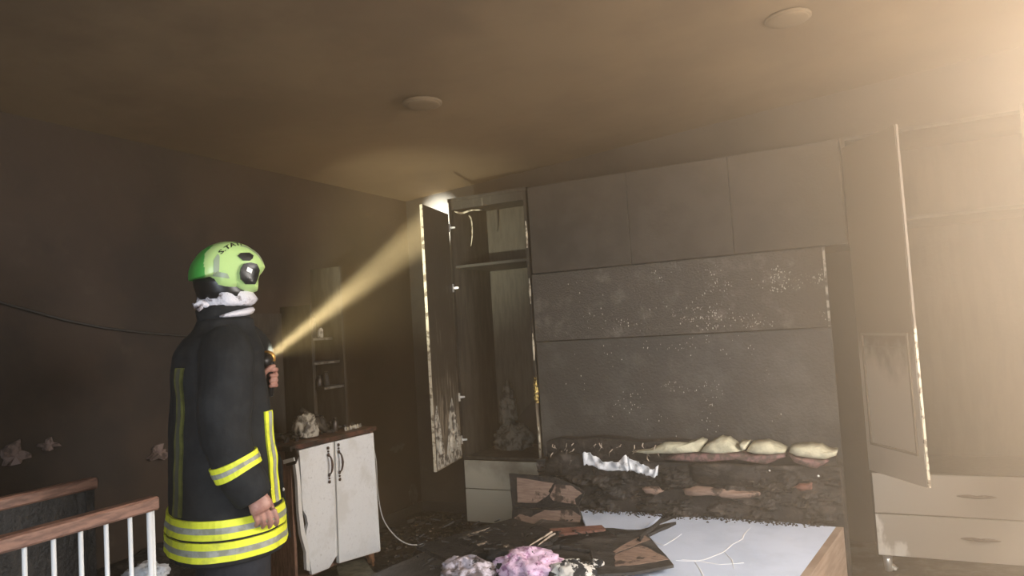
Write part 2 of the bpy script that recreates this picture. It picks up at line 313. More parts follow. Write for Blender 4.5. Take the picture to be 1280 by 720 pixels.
# ------------------------------------------------------------------ firefighter
O = Vector((-2.19, 1.97, 0)); HEAD = math.radians(60)
fx = Vector((math.cos(HEAD), math.sin(HEAD), 0)); fy = Vector((-math.sin(HEAD), math.cos(HEAD), 0))
def L(px, py, yl=0.0):                     # local point of the figure's plane at sideways offset yl
    d = fwd + rgt*((px-640)/F_PX) - upv*((py-360)/F_PX)
    t = (yl-(CAM-O).dot(fy))/d.dot(fy); q = CAM+d*t-O
    return Vector((q.dot(fx), yl, q.z))
ff = thing('firefighter', O, 'firefighter in dark turnout coat and lime helmet aiming a torch', 'person', rz=HEAD)
ff.name = 'person'
SEC = [(.655,-.046,.202,.265),(.70,-.046,.200,.265),(.79,-.045,.195,.262),(.94,-.047,.185,.25),(1.07,-.047,.177,.245),(1.15,-.047,.171,.243),
       (1.30,-.053,.159,.235),(1.38,-.045,.152,.215),(1.43,-.04,.132,.165),(1.455,-.034,.112,.125),(1.48,-.026,.104,.108),(1.502,-.022,.10,.10)]
def tsec(z):
    for a, b_ in zip(SEC, SEC[1:]):
        if z <= b_[0] or b_ is SEC[-1]:
            k = min(1, max(0, (z-a[0])/(b_[0]-a[0]))); return [a[i]*(1-k)+b_[i]*k for i in (1,2,3)]
def fold(p): return .010*noise.noise(Vector((p.x*5, p.y*5, p.z*7+3)))+.005*noise.noise(p*17)
def torso(phi, z, off=0.0):
    c, hx, hy = tsec(z); e = .9
    cs, sn = math.cos(phi), math.sin(phi)
    d = Vector((math.copysign(abs(cs)**e, cs)*hx, math.copysign(abs(sn)**e, sn)*hy, 0))
    p = Vector((c, 0, z))+d
    return p + d.normalized()*(off+fold(p))
NS = 56
jk = MB().rings([[torso(2*math.pi*k/NS, .655+.847*i/34) for k in range(NS)] for i in range(35)])
def smooth_path(P, R, n=5):
    P = [Vector(p) for p in P]; oP, oR = [], []
    for i in range(len(P)-1):
        a, b_, c_, d = P[max(i-1,0)], P[i], P[i+1], P[min(i+2,len(P)-1)]
        for k in range(n):
            t = k/n
            oP.append(.5*((2*b_)+(c_-a)*t+(2*a-5*b_+4*c_-d)*t*t+(-a+3*b_-3*c_+d)*t**3)); oR.append(R[i]*(1-t)+R[i+1]*t)
    return oP+[P[-1]], oR+[R[-1]]
rs = smooth_path([(-.045,-.11,1.40),(-.06,-.20,1.34),(-.085,-.258,1.20),(-.09,-.282,1.08),(-.058,-.292,.98),(-.010,-.300,.875)], [.085,.090,.088,.082,.074,.068])
ls = smooth_path([(-.03,.12,1.39),(.03,.24,1.42),(.10,.315,1.425),(.155,.315,1.385),(.155,.245,1.31),(.145,.165,1.262)], [.085,.088,.08,.070,.060,.050])
def folded(P, R, seg=18):
    o = MB().tube(P, R, seg)
    for v in o.v:
        v += Vector((noise.noise(v*9), noise.noise(v*9+Vector((5,0,0))), noise.noise(v*9+Vector((0,5,0)))))*.012
    return o
for P_, R_ in (rs, ls):
    s_ = folded(P_, R_); jk.add(s_.v, s_.f)
jk.box((-.03,-.045,1.42),(.070,.05,1.49))
jacket = obj('jacket', remesh(jk, .009, 3), 'navy', ff, local=True, smooth=True)
def ring_band(z0, z1, off, tilt=0.0, a0=0, a1=2*math.pi, n=64, th=.004):
    g = MB(); closed = abs(a1-a0-2*math.pi) < 1e-6
    rr = []
    for k in range(n+ (0 if closed else 1)):
        a = a0+(a1-a0)*k/n; dz = tilt*math.cos(a)
        rr.append([torso(a, z0+dz, off), torso(a, (z0+z1)/2+dz, off), torso(a, z1+dz, off), torso(a, z1+dz, off-th-.008), torso(a, z0+dz, off-th-.008)])
    if closed: rr.append(rr[0])
    return g.rings(rr, cap=not closed)
for z0 in (.748, .675):
    bd = obj('reflective_band', ring_band(z0, z0+.064, .008), 'yellow', jacket, local=True, smooth=False)
    bd['label'] = 'yellow band around the jacket hem'
    s2 = obj('silver_stripe', ring_band(z0+.021, z0+.041, .0095), 'reflex', bd, local=True)
def vstrip(phi0, phi1, z0, z1, off, parent, m, name):
    g = MB(); n = 24
    rr = []
    for k in range(n+1):
        z = z0+(z1-z0)*k/n
        rr.append([torso(phi0, z, off), torso((phi0+phi1)/2, z, off), torso(phi1, z, off), torso(phi1, z, off-.014), torso(phi0, z, off-.014)])
    return obj(name, g.rings(rr), m, parent, local=True)
R_ = math.radians
st = vstrip(R_(-56), R_(-38), .83, 1.155, .008, jacket, 'yellow', 'front_stripe'); st['label'] = 'yellow vertical stripe on the jacket front'
vstrip(R_(-50), R_(-44), .83, 1.153, .010, st, 'reflex', 'silver_stripe')
st = vstrip(R_(-163), R_(-150), .82, 1.33, .008, jacket, 'yellow_dull', 'back_stripe'); st['label'] = 'dark olive yellow vertical stripe down the jacket back'
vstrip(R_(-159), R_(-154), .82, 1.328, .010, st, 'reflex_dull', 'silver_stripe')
flp = MB()
rr = []
for k in range(19):
    z = .66+(.98-.66)*k/18; a = torso(R_(-12), z, .004); b2 = torso(R_(12), z, .004)
    w_ = .012*min(1, (1.0-z)/.05)
    rr.append([a, a+Vector((w_,-.004,0)), Vector((max(a.x,b2.x)+w_, 0, z)), b2+Vector((w_,.004,0)), b2])
obj('front_flap', flp.rings(rr), 'navy', jacket, local=True)
obj('snap_button', MB().lathe(torso(R_(-15), .845, .012), (.9,-.4,0), [(0,.007),(.004,.006),(.006,.002)], 10), 'silver', jacket, local=True)
# sleeve bands
def sleeve_band(path, f0, f1, off, parent, m, name):
    P_, R__ = path; n = 8; pts, rad = [], []
    for k in range(n+1):
        t = (f0+(f1-f0)*k/n)*(len(P_)-1); i = min(int(t), len(P_)-2); q = t-i
        pts.append(P_[i].lerp(P_[i+1], q)); rad.append(R__[i]*(1-q)+R__[i+1]*q+off)
    g = MB().tube(pts, rad, 26)
    for v in g.v: v += Vector((noise.noise(v*9), noise.noise(v*9+Vector((5,0,0))), noise.noise(v*9+Vector((0,5,0)))))*.008
    return obj(name, g, m, parent, local=True, smooth=False)
sb = sleeve_band(rs, .725, .815, .007, jacket, 'yellow', 'sleeve_band'); sb['label'] = 'yellow band around the right sleeve'
sleeve_band(rs, .756, .783, .0088, sb, 'reflex', 'silver_stripe')
# body: one continuous surface
bd = MB()
bd.ell((-.012,0,1.665), (.096,.076,.116), 28, 20)
bd.ell((.004,0,1.600), (.066,.056,.058), 20, 14)                       # jaw
bd.tube([(.078,0,1.672),(.093,0,1.642),(.080,0,1.628)], [.009,.014,.010], 10)   # nose
bd.tube([(.060,-.024,1.592),(.069,0,1.594),(.060,.024,1.592)], [.006,.009,.006], 8)
bd.tube([(.058,-.020,1.580),(.066,0,1.581),(.058,.020,1.580)], [.006,.009,.006], 8)
for s in (-1, 1):
    bd.ell((-.025, s*.078, 1.65), (.022,.009,.034), 12, 8)
    bd.ell((.064, s*.031, 1.668), (.012,.014,.010), 12, 8)
bd.tube([(-.02,0,1.62),(-.03,0,1.50),(-.04,0,1.40)], [.058,.060,.075], 20)
bd.rings([[Vector((c_+hx*math.cos(q), hy*math.sin(q), z)) for q in [2*math.pi*k/28 for k in range(28)]] for z, c_, hx, hy in
          ((.82,-.03,.10,.15),(.92,-.03,.115,.165),(1.05,-.035,.105,.145),(1.2,-.035,.115,.16),(1.34,-.04,.11,.175),(1.40,-.04,.09,.14),(1.44,-.035,.06,.07))])
for s in (-1, 1):
    P_, R2 = smooth_path([(-.03,s*.09,.88),(-.02,s*.115,.50),(-.035,s*.125,.12),(-.035,s*.125,.06)], [.085,.058,.040,.042])
    bd.tube(P_, R2, 16)
    bd.tube([(-.06,s*.13,.045),(.03,s*.135,.05),(.13,s*.145,.035),(.16,s*.148,.03)], [.038,.042,.038,.025], 14)
def arm(path, r0_, r1_):
    P_, R2 = path; n = len(P_); bd.tube(P_, [r0_*(1-i/(n-1))+r1_*i/(n-1) for i in range(n)], 14)
arm(rs, .058, .029); arm(ls, .058, .029)
def finger(pts, r):
    P_, R2 = smooth_path(pts, [r, r*.96, r*.9, r*.8][:len(pts)], 4); bd.tube(P_, R2, 10); bd.ell(P_[-1], (r*.8,)*3, 10, 8)
# right hand, hanging by the pocket; palm towards the coat, fingers loosely curled
w0 = Vector((-.010,-.304,.895)); kn = Vector((.016,-.307,.830))
bd.tube([w0, w0.lerp(kn,.35)+Vector((.0,0,0)), w0.lerp(kn,.8), kn], [.028,.036,.041,.034], 14, flat=.55, up=(1,0,.3))
for i, (dx, ln) in enumerate(((.034,.92),(.011,1.0),(-.012,.94),(-.034,.76))):
    k0 = kn+Vector((dx,0,.004-abs(dx)*.1))
    finger([k0, k0+Vector((.010,.002,-.034*ln)), k0+Vector((.014,.012,-.056*ln)), k0+Vector((.012,.024,-.068*ln))], .0086)
finger([w0+Vector((.022,.004,-.022)), w0+Vector((.052,.012,-.045)), w0+Vector((.062,.022,-.075)), w0+Vector((.058,.032,-.095))], .0100)
# left hand closed round the upright torch handle
TX = Vector((.172,.150,1.255)); ta = Vector((.06,0,1)).normalized()
bd.tube([(.150,.150,1.277),(.142,.158,1.262),(.140,.158,1.235),(.142,.155,1.21)], [.028,.036,.040,.033], 14, flat=.6, up=(0,1,0))
for i in range(4):
    zc = TX+ta*(.034-.0215*i); pts = []
    for a in (165, 110, 55, 0, -50, -95):
        q = R_(a); pts.append(zc+Vector((math.cos(q), -math.sin(q)*-1, 0))*.028)
    P_, R2 = smooth_path(pts, [.0098,.0096,.0094,.009,.0086,.008], 3); bd.tube(P_, R2, 10); bd.ell(P_[-1], (.008,)*3, 8, 6)
P_, R2 = smooth_path([(.140,.140,1.265),(.150,.122,1.285),(.168,.120,1.300),(.186,.126,1.305)], [.012,.0115,.0105,.0085], 3); bd.tube(P_, R2, 10); bd.ell(P_[-1], (.0085,)*3, 8, 6)
body = obj('body', remesh(bd, .0045, 1), 'skin', ff, local=True, smooth=True)
# trousers and boots
tr = MB()
for s in (-1, 1):
    P_, R2 = smooth_path([(-.03,s*.085,.86),(-.03,s*.105,.66),(-.03,s*.118,.42),(-.038,s*.125,.14)], [.135,.118,.100,.088])
    g = folded(P_, R2, 20); tr.add(g.v, g.f)
tr.ell((-.03,0,.86), (.14,.20,.12), 20, 12)
obj('trousers', remesh(tr, .010, 3), 'navy_trousers', ff, local=True, smooth=True)
for s in (-1, 1):
    bt = MB(); bt.tube([(-.035,s*.125,.24),(-.035,s*.125,.06)], [.068,.062], 18)
    bt.tube([(-.08,s*.128,.052),(.0,s*.132,.058),(.10,s*.142,.050),(.175,s*.150,.040)], [.046,.053,.052,.034], 16)
    g = remesh(bt, .007, 2)
    for v in g.v: v.z = max(v.z, .004)
    obj('boot', g, 'boot', ff, local=True, smooth=True)
# helmet: a shell swept from its side outline
HC = L(283, 338); HWID = .118
outl = [L(*p) for p in ((237.5,350),(237.5,338),(245,322),(254,312),(266,306),(282,303.5),(298,306),(310,312),(320,320),(325,328),(328,336),(321,346),(319,352),(318.5,365),(290,365),(262,363),(257,354),(253,350))]
op = sorted(((math.atan2(p.z-HC.z, p.x-HC.x), math.hypot(p.x-HC.x, p.z-HC.z)) for p in outl))
def RP(t):
    t = (t+math.pi) % (2*math.pi)-math.pi
    n = len(op)
    for i in range(n):
        a, b_ = op[i], op[(i+1) % n]; ta_, tb = a[0], b_[0]+(2*math.pi if i == n-1 else 0); tt = t+(2*math.pi if (i == n-1 and t < ta_) else 0)
        if ta_ <= tt <= tb: k = (tt-ta_)/max(tb-ta_, 1e-6); return a[1]*(1-k)+b_[1]*k
    return op[0][1]
EX = .62
def surf(x, z, off=0.0):
    t = math.atan2(z-HC.z, x-HC.x); r = min(.999, math.hypot(x-HC.x, z-HC.z)/RP(t))
    s = r**(1/EX); return Vector((x, -(HWID*math.sqrt(max(0, 1-s*s))**EX)-off, z))
hs = MB(); NT, NR = 260, 26; rr = []
for j in range(-NR, NR+1):
    u = math.pi/2*(j/NR); rad = max(1e-4, math.cos(u))**EX; yy = math.copysign(abs(math.sin(u))**EX*HWID, u)
    rr.append([Vector((HC.x+RP(2*math.pi*k/NT)*rad*math.cos(2*math.pi*k/NT), yy, HC.z+RP(2*math.pi*k/NT)*rad*math.sin(2*math.pi*k/NT))) for k in range(NT)])
hs.rings(rr)
helmet = obj('helmet', hs, 'helmet', ff, local=True, smooth=True)
def decal(name, pts, m, off=.002, parent=helmet, tri=None, cuts=3, th=.002):
    bm = bmesh.new()
    if tri is None:
        V_ = [bm.verts.new((L(*p).x, 0, L(*p).z)) for p in pts]; bm.faces.new(V_)
    else:
        V_ = [bm.verts.new((p[0], 0, p[1])) for p in tri[0]]
        for f in tri[1]:
            try: bm.faces.new([V_[i] for i in f])
            except ValueError: pass
    bmesh.ops.triangulate(bm, faces=bm.faces)
    for _ in range(cuts): bmesh.ops.subdivide_edges(bm, edges=[e for e in bm.edges if e.calc_length() > .006], cuts=1); bmesh.ops.triangulate(bm, faces=bm.faces)
    bm.verts.ensure_lookup_table(); mb = MB()
    top = [surf(v.co.x, v.co.z, off) for v in bm.verts]; n = len(top)
    fs = [tuple(v.index for v in f.verts) for f in bm.faces]
    bm.verts.index_update(); fs = [tuple(v.index for v in f.verts) for f in bm.faces]
    mb.add(top, fs)
    bd_ = [(e.verts[0].index, e.verts[1].index) for e in bm.edges if len(e.link_faces) == 1]
    low = [p+Vector((0,th+.002,0)) for p in top]; k = len(mb.v); mb.v += low
    mb.f += [(a, b_, b_+k, a+k) for a, b_ in bd_]
    bm.free(); return obj(name, mb, m, parent, local=True)
H = lambda x, y: (220+x/6.0, 300+y/6.0)
def behind(p):                             # the rear part of the shell, behind a curved line
    line = [(0,.75),(60,.72),(125,.55),(200,.42),(300,.40)]
    q0 = L(*H(185,300)); q1 = L(*H(170,200)); q2 = L(*H(185,120)); q3 = L(*H(262,46))
    seq = [q0, q1, q2, q3]
    if p.z > q3.z: return False
    for u_, v_ in zip(seq, seq[1:]):
        if u_.z <= p.z <= v_.z: k = (p.z-u_.z)/(v_.z-u_.z); return p.x < u_.x*(1-k)+v_.x*k
    return p.x < q0.x
me_ = helmet.data; bm = bmesh.new(); bm.from_mesh(me_)
rear = [f for f in bm.faces if behind(f.calc_center_median())]
gm = MB(); ix = {}
for f in rear:
    for v in f.verts:
        if v.index not in ix: ix[v.index] = len(gm.v); gm.v.append(v.co.copy())
    gm.f.append(tuple(ix[v.index] for v in f.verts))
bmesh.ops.delete(bm, geom=rear, context='FACES'); bm.to_mesh(me_); bm.free()
g_ = obj('green_stripe', gm, 'helmet_green', helmet, local=True, smooth=True)
g_['label'] = 'green stripe at the back of the helmet'
decal('grey_sticker', [H(268,130),H(238,175),H(236,290),H(340,310),H(352,308),H(335,275),H(275,262),H(272,180),H(280,145)], 'helmet_grey')['label'] = 'grey bent sticker on the helmet side'
decal('visor_sticker', [H(562,105),H(580,108),H(612,165),H(600,172),H(570,130)], 'helmet_grey')
decal('helmet_vent', [H(410,145),H(432,124),H(500,120),H(530,140),H(520,165),H(500,180),H(450,180),H(425,160)], 'black', off=.006, th=.005)['label'] = 'black vent above the ear disc'
dsc = decal('ear_disc', [H(430,235),H(450,205),H(500,195),H(548,205),H(575,250),H(570,300),H(540,350),H(470,350),H(430,315),H(422,270)], 'black', off=.014, th=.012)
decal('square_plate', [H(475,228),H(515,245),H(505,275),H(465,258)], 'edge_white', off=.017, parent=dsc)
decal('visor_line', [H(440,65),H(500,70),H(570,115),H(635,195),H(625,200),H(560,125),H(498,80),H(440,72)], 'helmet_grey', off=.0015)
fc = bpy.data.curves.new('lettering', 'FONT'); fc.body = 'S.TATI'; fc.size = 1; fc.resolution_u = 2; fc.offset = .018
fo = bpy.data.objects.new('lettering_tmp', fc); C.objects.link(fo)
e = fo.evaluated_get(bpy.context.evaluated_depsgraph_get()); tm = e.to_mesh()
xs = [v.co.x for v in tm.vertices]; wid = max(xs)
a0_, a1_ = H(290,135), H(455,62)
pts = []
for v in tm.vertices:
    s = v.co.x/wid; hgt = v.co.y*6.9
    # baseline bows upward between the two ends
    bx = a0_[0]+(a1_[0]-a0_[0])*s; by = a0_[1]+(a1_[1]-a0_[1])*s - 3.4*math.sin(math.pi*s)
    ang = math.radians(50-48*s)
    p = L(bx+math.cos(ang+math.pi/2)*hgt, by+math.sin(-ang-math.pi/2)*hgt); pts.append((p.x, p.z))
fs = [tuple(p.vertices) for p in tm.polygons]; e.to_mesh_clear(); bpy.data.objects.remove(fo)
decal('lettering', None, 'black', off=.0025, tri=(pts, fs), cuts=1)['label'] = 'black capital lettering on the helmet side'
# neck guard, hood
ng = MB()
def ringat(z, c_, hx, hy, n=36, nz=0.0, sd=0): return [Vector((c_+hx*math.cos(q), hy*math.sin(q), z))*1+Vector((math.cos(q), math.sin(q), 0))*nz*noise.noise(Vector((math.cos(q)*3+sd, math.sin(q)*3, z*28))) for q in [2*math.pi*k/n for k in range(n)]]
ng.rings([ringat(1.655,-.040,.088,.100), ringat(1.63,-.038,.090,.100), ringat(1.60,-.020,.100,.095), ringat(1.575,-.018,.098,.09)])
obj('neck_guard', ng, 'black', ff, local=True, smooth=True)
hd = MB().rings([ringat(1.612,-.010,.086,.082), ringat(1.592,-.012,.102,.094,nz=.012), ringat(1.57,-.010,.109,.098,nz=.014), ringat(1.555,-.014,.105,.095,nz=.014), ringat(1.545,-.02,.095,.088)])
obj('hood', hd, 'hood', ff, local=True, smooth=True)['label'] = 'silver white crumpled hood cloth'
hd = MB().rings([ringat(1.555,-.02,.094,.088), ringat(1.535,-.025,.098,.09,nz=.006), ringat(1.51,-.026,.095,.088), ringat(1.485,-.024,.092,.088), ringat(1.46,-.024,.092,.088)])
obj('hood_collar', hd, 'navy', ff, local=True, smooth=True)
rr = []
for k in range(22):
    a = R_(-110+115*k/21); z = 1.508+.028*k/21; h_ = .004+.010*math.sin(math.pi*k/21)
    p = Vector((-.022+.101*math.cos(a), .093*math.sin(a), z)); dn = Vector((math.cos(a), math.sin(a), 0))
    rr.append([p+dn*.004+Vector((0,0,-h_)), p+dn*.009, p+dn*.004+Vector((0,0,h_)), p-dn*.006])
obj('hood_edge', MB().rings(rr), 'hood', ff, local=True, smooth=True)
tail = MB().tube([L(262,381,-.05),L(250,379,-.05),L(243,383,-.045),L(241,379,-.045)], [.016,.013,.010,.003], 8)
tail.tube([L(252,384,-.05),L(248,388,-.055),L(246,386,-.05)], [.008,.007,.003], 8)
obj('hood_knot', tail, 'hood', ff, local=True, smooth=True)
# ------------------------------------------------------------------ torch held in the left hand
def W(p): return O+fx*p.x+fy*p.y+Vector((0,0,p.z))
tb = W(TX); head = W(L(333,449,.150)); tgt = at(527, 294, 'y', 4.3)
bdn = (tgt-head).normalized()
tc = thing('torch', tb-Vector((0,0,.07)), 'black right-angle torch with brass ring shining from the left hand', 'torch')
hw = Vector((fx*ta.x)+Vector((0,0,ta.z))).normalized()
obj('handle', MB().lathe(tb-hw*.075, hw, [(0,.012),(.005,.019),(.13,.019),(.145,.021)], 16), 'black', tc, smooth=True)
obj('head', MB().lathe(head-bdn*.045, bdn, [(0,.014),(.01,.024),(.035,.026),(.05,.028)], 20), 'black', tc, smooth=True)
obj('neck', MB().tube([tb+hw*.06, (tb+hw*.06+head-bdn*.03)/2, head-bdn*.02], [.019,.018,.016], 14), 'black', tc, smooth=True)
obj('bezel_ring', MB().lathe(head+bdn*.004, bdn, [(0,.027),(.002,.032),(.014,.032),(.016,.028)], 24), 'brass', tc, smooth=True)['label'] = 'brass ring'
obj('clip', MB().tube([head-bdn*.04+Vector((0,0,.01))-rgt*.01, head-bdn*.05-rgt*.03+Vector((0,0,.012)), head-bdn*.05-rgt*.035], .0035, 8), 'silver', tc)
obj('lens', MB().lathe(head+bdn*.016, bdn, [(0,.026),(.002,.022),(.003,.004)], 20), 'lens', tc)
sl = bpy.data.lights.new('torch_beam', 'SPOT'); sl.energy = 20000; sl.spot_size = math.radians(8.5); sl.spot_blend = 1; sl.color = (.93, 1, .92); sl.shadow_soft_size = .02
so = bpy.data.objects.new('torch_beam', sl); C.objects.link(so); so.location = head+bdn*.03; so.rotation_euler = bdn.to_track_quat('-Z', 'Y').to_euler()
sl = bpy.data.lights.new('torch_spill', 'SPOT'); sl.energy = 330; sl.spot_size = math.radians(48); sl.spot_blend = 1; sl.color = (.96, 1, .80); sl.shadow_soft_size = .02
so = bpy.data.objects.new('torch_spill', sl); C.objects.link(so); so.location = head+bdn*.03; so.rotation_euler = bdn.to_track_quat('-Z', 'Y').to_euler()
# ------------------------------------------------------------------ cot at the left
ct = thing('cot', (-2.31, .9, 0), 'cot with brown wooden rails and white metal bars at lower left', 'cot')
def rail(x, z, y0, y1): return MB().box((x-.022,y0,z-.040),(x+.022,y1,z))
rl = obj('top_rail', rail(-2.0,.957,-.02,1.485), 'cot_wood', ct, bevel=.006); rl['label'] = 'near brown wooden top rail'
r2_ = obj('top_rail', rail(-2.62,.945,-.02,1.70), 'cot_wood', ct, bevel=.006)
obj('side_board', MB().box((-2.628,-.02,.27),(-2.612,1.69,.915)), 'char', ct)['label'] = 'added dark board filling the shaded far side'  # dark sheet added where the far side lies in shade
for xx, y1 in ((-2.0, 1.472),):
    for k in range(20):
        y = y1-.0735*k
        if y < 0: break
        obj('bar', MB().tube([(xx,y,.30),(xx,y,.925)], .0065, 8), 'cot_metal', ct, smooth=True)
    obj('bottom_rail', MB().box((xx-.015,0,.27),(xx+.015,y1,.30)), 'cot_metal', ct)
    for y in (.02, y1-.01): obj('leg', MB().tube([(xx,y,0),(xx,y,.925)], .0085, 10), 'cot_metal', ct, smooth=True)
for y in (.02, 1.67): obj('leg', MB().box((-2.635,y-.015,0),(-2.605,y+.015,.92)), 'char', ct)
obj('mattress', MB().box((-2.585,.02,.33),(-2.03,1.45,.42)), 'char', ct, bevel=.02)
bmt = grid_plane((-3.33,.5,.40), (.62,0,0), (0,2.05,0), 30, 90, (0,0,1), lambda v: .03*noise.fractal(v*5, .8, 2, 4))
bmt.box((-3.33,.5,.02),(-2.71,2.55,.395))
solo('burnt_mattress', bmt, 'char', 'black burnt mattress lying along the left wall behind the cot', 'mattress')
p = at(182, 716, 'z', .45)
solo('crumpled_paper', lump((p.x,p.y,.45), (.085,.075,.035), .6, 20, 3), 'white_cloth', 'crumpled white scrap on the burnt mattress behind the last cot bars', 'scrap', smooth=True)
# cable and peeled scraps on the left wall
cb = [at(px, py, 'x', X0+.012) for px, py in ((-60,362),(0,378),(40,389),(80,400),(130,410),(180,416),(232,420),(300,424),(345,345+0))]
cb[-1] = Vector((X0+.012, 3.3, 1.45))
solo('wall_cable', MB().tube(cb, .006, 6), 'dark_cable', 'thin dark cable sagging along the left wall', 'cable')
def scrap(cx, cy, s, seed, label, nm='wallpaper_scrap'):
    rr = random.Random(seed); c0 = at(cx, cy, 'x', X0+.002); g = MB(); N_ = 14; vs = [c0+Vector((.02,0,0))]
    for k in range(N_):
        a = 2*math.pi*k/N_; r = s*rr.uniform(.35, 1.1)
        vs.append(c0+Vector((.004+rr.uniform(0,.03), math.cos(a)*r*1.3, math.sin(a)*r*.75)))
    g.add(vs, [(0,k+1,(k+1)%N_+1) for k in range(N_)]); k0 = len(g.v); g.v += [Vector((X0+.001, v.y, v.z)) for v in vs]
    g.f += [(k+1,(k+1)%N_+1,(k+1)%N_+1+k0,k+1+k0) for k in range(N_)]
    solo(nm, g, 'scrap', label, 'scrap', 'peeled scraps on the left wall')
scrap(197, 566, .060, 4, 'pale peeled scrap on the left wall just behind the firefighter')
scrap(16, 570, .085, 8, 'pale peeled scrap at the far left edge above the cot rails')
scrap(60, 556, .045, 9, 'small dark pink scrap right of the far left peeled patch')
# ------------------------------------------------------------------ sideboard
XF = -2.87
sbd = thing('sideboard', (-3.1, 3.3, 0), 'white fronted sideboard with brown wooden end and worktop', 'cabinet')
obj('worktop', MB().box((X0+.01,2.93,.812),(XF+.02,3.675,.838)), 'worktop', sbd, bevel=.003)
obj('side_panel', MB().box((X0+.02,2.965,.10),(XF-.02,2.985,.812)), 'oak', sbd)['label'] = 'brown wood grain end panel'
obj('side_panel', MB().box((X0+.02,3.645,.06),(XF-.003,3.663,.812)), 'oak', sbd)
obj('bottom_board', MB().box((X0+.02,2.985,.10),(XF-.02,3.645,.118)), 'oak', sbd)
obj('backing', MB().box((X0+.012,2.965,.10),(X0+.02,3.66,.812)), 'char', sbd)
obj('plinth_edge', MB().box((X0+.02,2.955,.085),(XF,2.99,.10)), 'edge_white', sbd)
q = lambda px, py: at(px, py, 'x', XF)
def panel_x(pts, th=.018): return MB().slab([q(*p) for p in pts], (th,0,0))
d1 = obj('door', panel_x([(371,563),(413,552.5),(418,694),(408,710),(387,718),(384,700),(382,688),(379,676),(380,664),(382,655),(380,645),(376,638),(374,620),(373,590)]), 'cab_white', sbd)
d2 = obj('door', panel_x([(416,552),(463,541),(472,688),(421,703)]), 'cab_white', sbd)
for dd, pts in ((d1, [(413,552.5),(418,694)]), (d2, [(416,552),(421,703)]), (d2, [(463,541),(472,688)]), (d2, [(472,688),(421,703)])):
    a, b_ = q(*pts[0]), q(*pts[1]); n_ = (b_-a).normalized(); k_ = Vector((0,-n_.z,n_.y))*.003
    obj('edging', MB().slab([a-k_,b_-k_,b_+k_,a+k_], (.0205,0,0)), 'edge_white', dd)
strip = [(364,566),(368,600),(370,640),(373,668),(379,690),(380,712)]
wv = [(368,565),(372,600),(374.5,640),(377,660),(383,688),(384.5,714)]
obj('curved_panel', MB().slab([q(*p) for p in strip]+[q(*p) for p in reversed(wv)], (.02,0,0)), 'edge_white', sbd)['label'] = 'white wavy edge strip beside the first door'
bk = [at(px, py, 'y', 2.955) for px, py in ((357,560),(371,560),(374,570),(370,580),(360,582))]
obj('runner_bracket', MB().slab(bk, (0,-.012,0)), 'metal_dark', sbd)
bk = [at(px, py, 'y', 2.94) for px, py in ((354.5,575),(368,571.5),(369,576),(355.5,580))]
obj('runner_plate', MB().slab(bk, (0,-.006,0)), 'edge_white', sbd)
for dd, (px, y0_, y1_) in ((d1, (406.5,560,602)), (d2, (419.5,556,599))):
    a, b_ = q(px-.6, y0_)+Vector((.02,0,0)), q(px+1.2, y1_)+Vector((.02,0,0)); h_ = MB()
    ax = (b_-a)
    for f, r_ in ((.0,.009),(.10,.006),(.20,.010),(.80,.010),(.90,.006),(1,.009)): h_.ell(a+ax*f+Vector((.006,0,0)), (.006,r_,r_*1.1), 10, 8)
    P_, R2 = smooth_path([a+ax*.2, a+ax*.28+Vector((.022,0,0)), a+ax*.5+Vector((.028,.004,0)), a+ax*.72+Vector((.022,0,0)), a+ax*.8], [.004,.005,.007,.005,.004], 4)
    h_.tube(P_, R2, 8); h_.ell(a+ax*.5+Vector((.028,.004,0)), (.007,.009,.010), 10, 8)
    obj('handle', h_, 'antique', dd, smooth=True)['label'] = 'ornate dark pull handle'
for p in ((-2.90,3.62),(-2.90,3.02),(-3.28,3.62),(-3.28,3.02)):
    obj('foot', MB().lathe((p[0],p[1],0), (0,0,1), [(0,.016),(.02,.024),(.05,.02),(.10,.028)], 14), 'rust', sbd, smooth=True)
# shelf unit standing on the sideboard
su = thing('shelf_unit', (-3.2, 3.45, .838), 'burnt shelf unit standing on the sideboard against the wall', 'shelf')
SX0, SX1 = X0+.005, -3.10
obj('side_panel', MB().box((SX0,3.69,.838),(SX1,3.708,1.87)), 'wardrobe_in', su)
obj('side_panel', MB().box((SX0,3.40,.838),(SX1,3.416,1.62)), 'wardrobe_in', su)
obj('backing', MB().box((SX0,3.02,.838),(SX0+.008,3.708,1.58)), 'wardrobe_in', su)
for z, y0_, y1_ in ((1.405,3.416,3.60),(1.255,3.416,3.66),(1.095,3.50,3.70),(.96,3.416,3.45)):
    if z > 1: 
        s_ = obj('shelf', MB().box((SX0+.01,y0_,z-.009),(SX1-.005,y1_,z+.009)), 'char', su)
        obj('shelf_edge', MB().box((SX1-.005,y0_,z-.007),(SX1,y1_-.03,z+.006)), 'ash', s_)
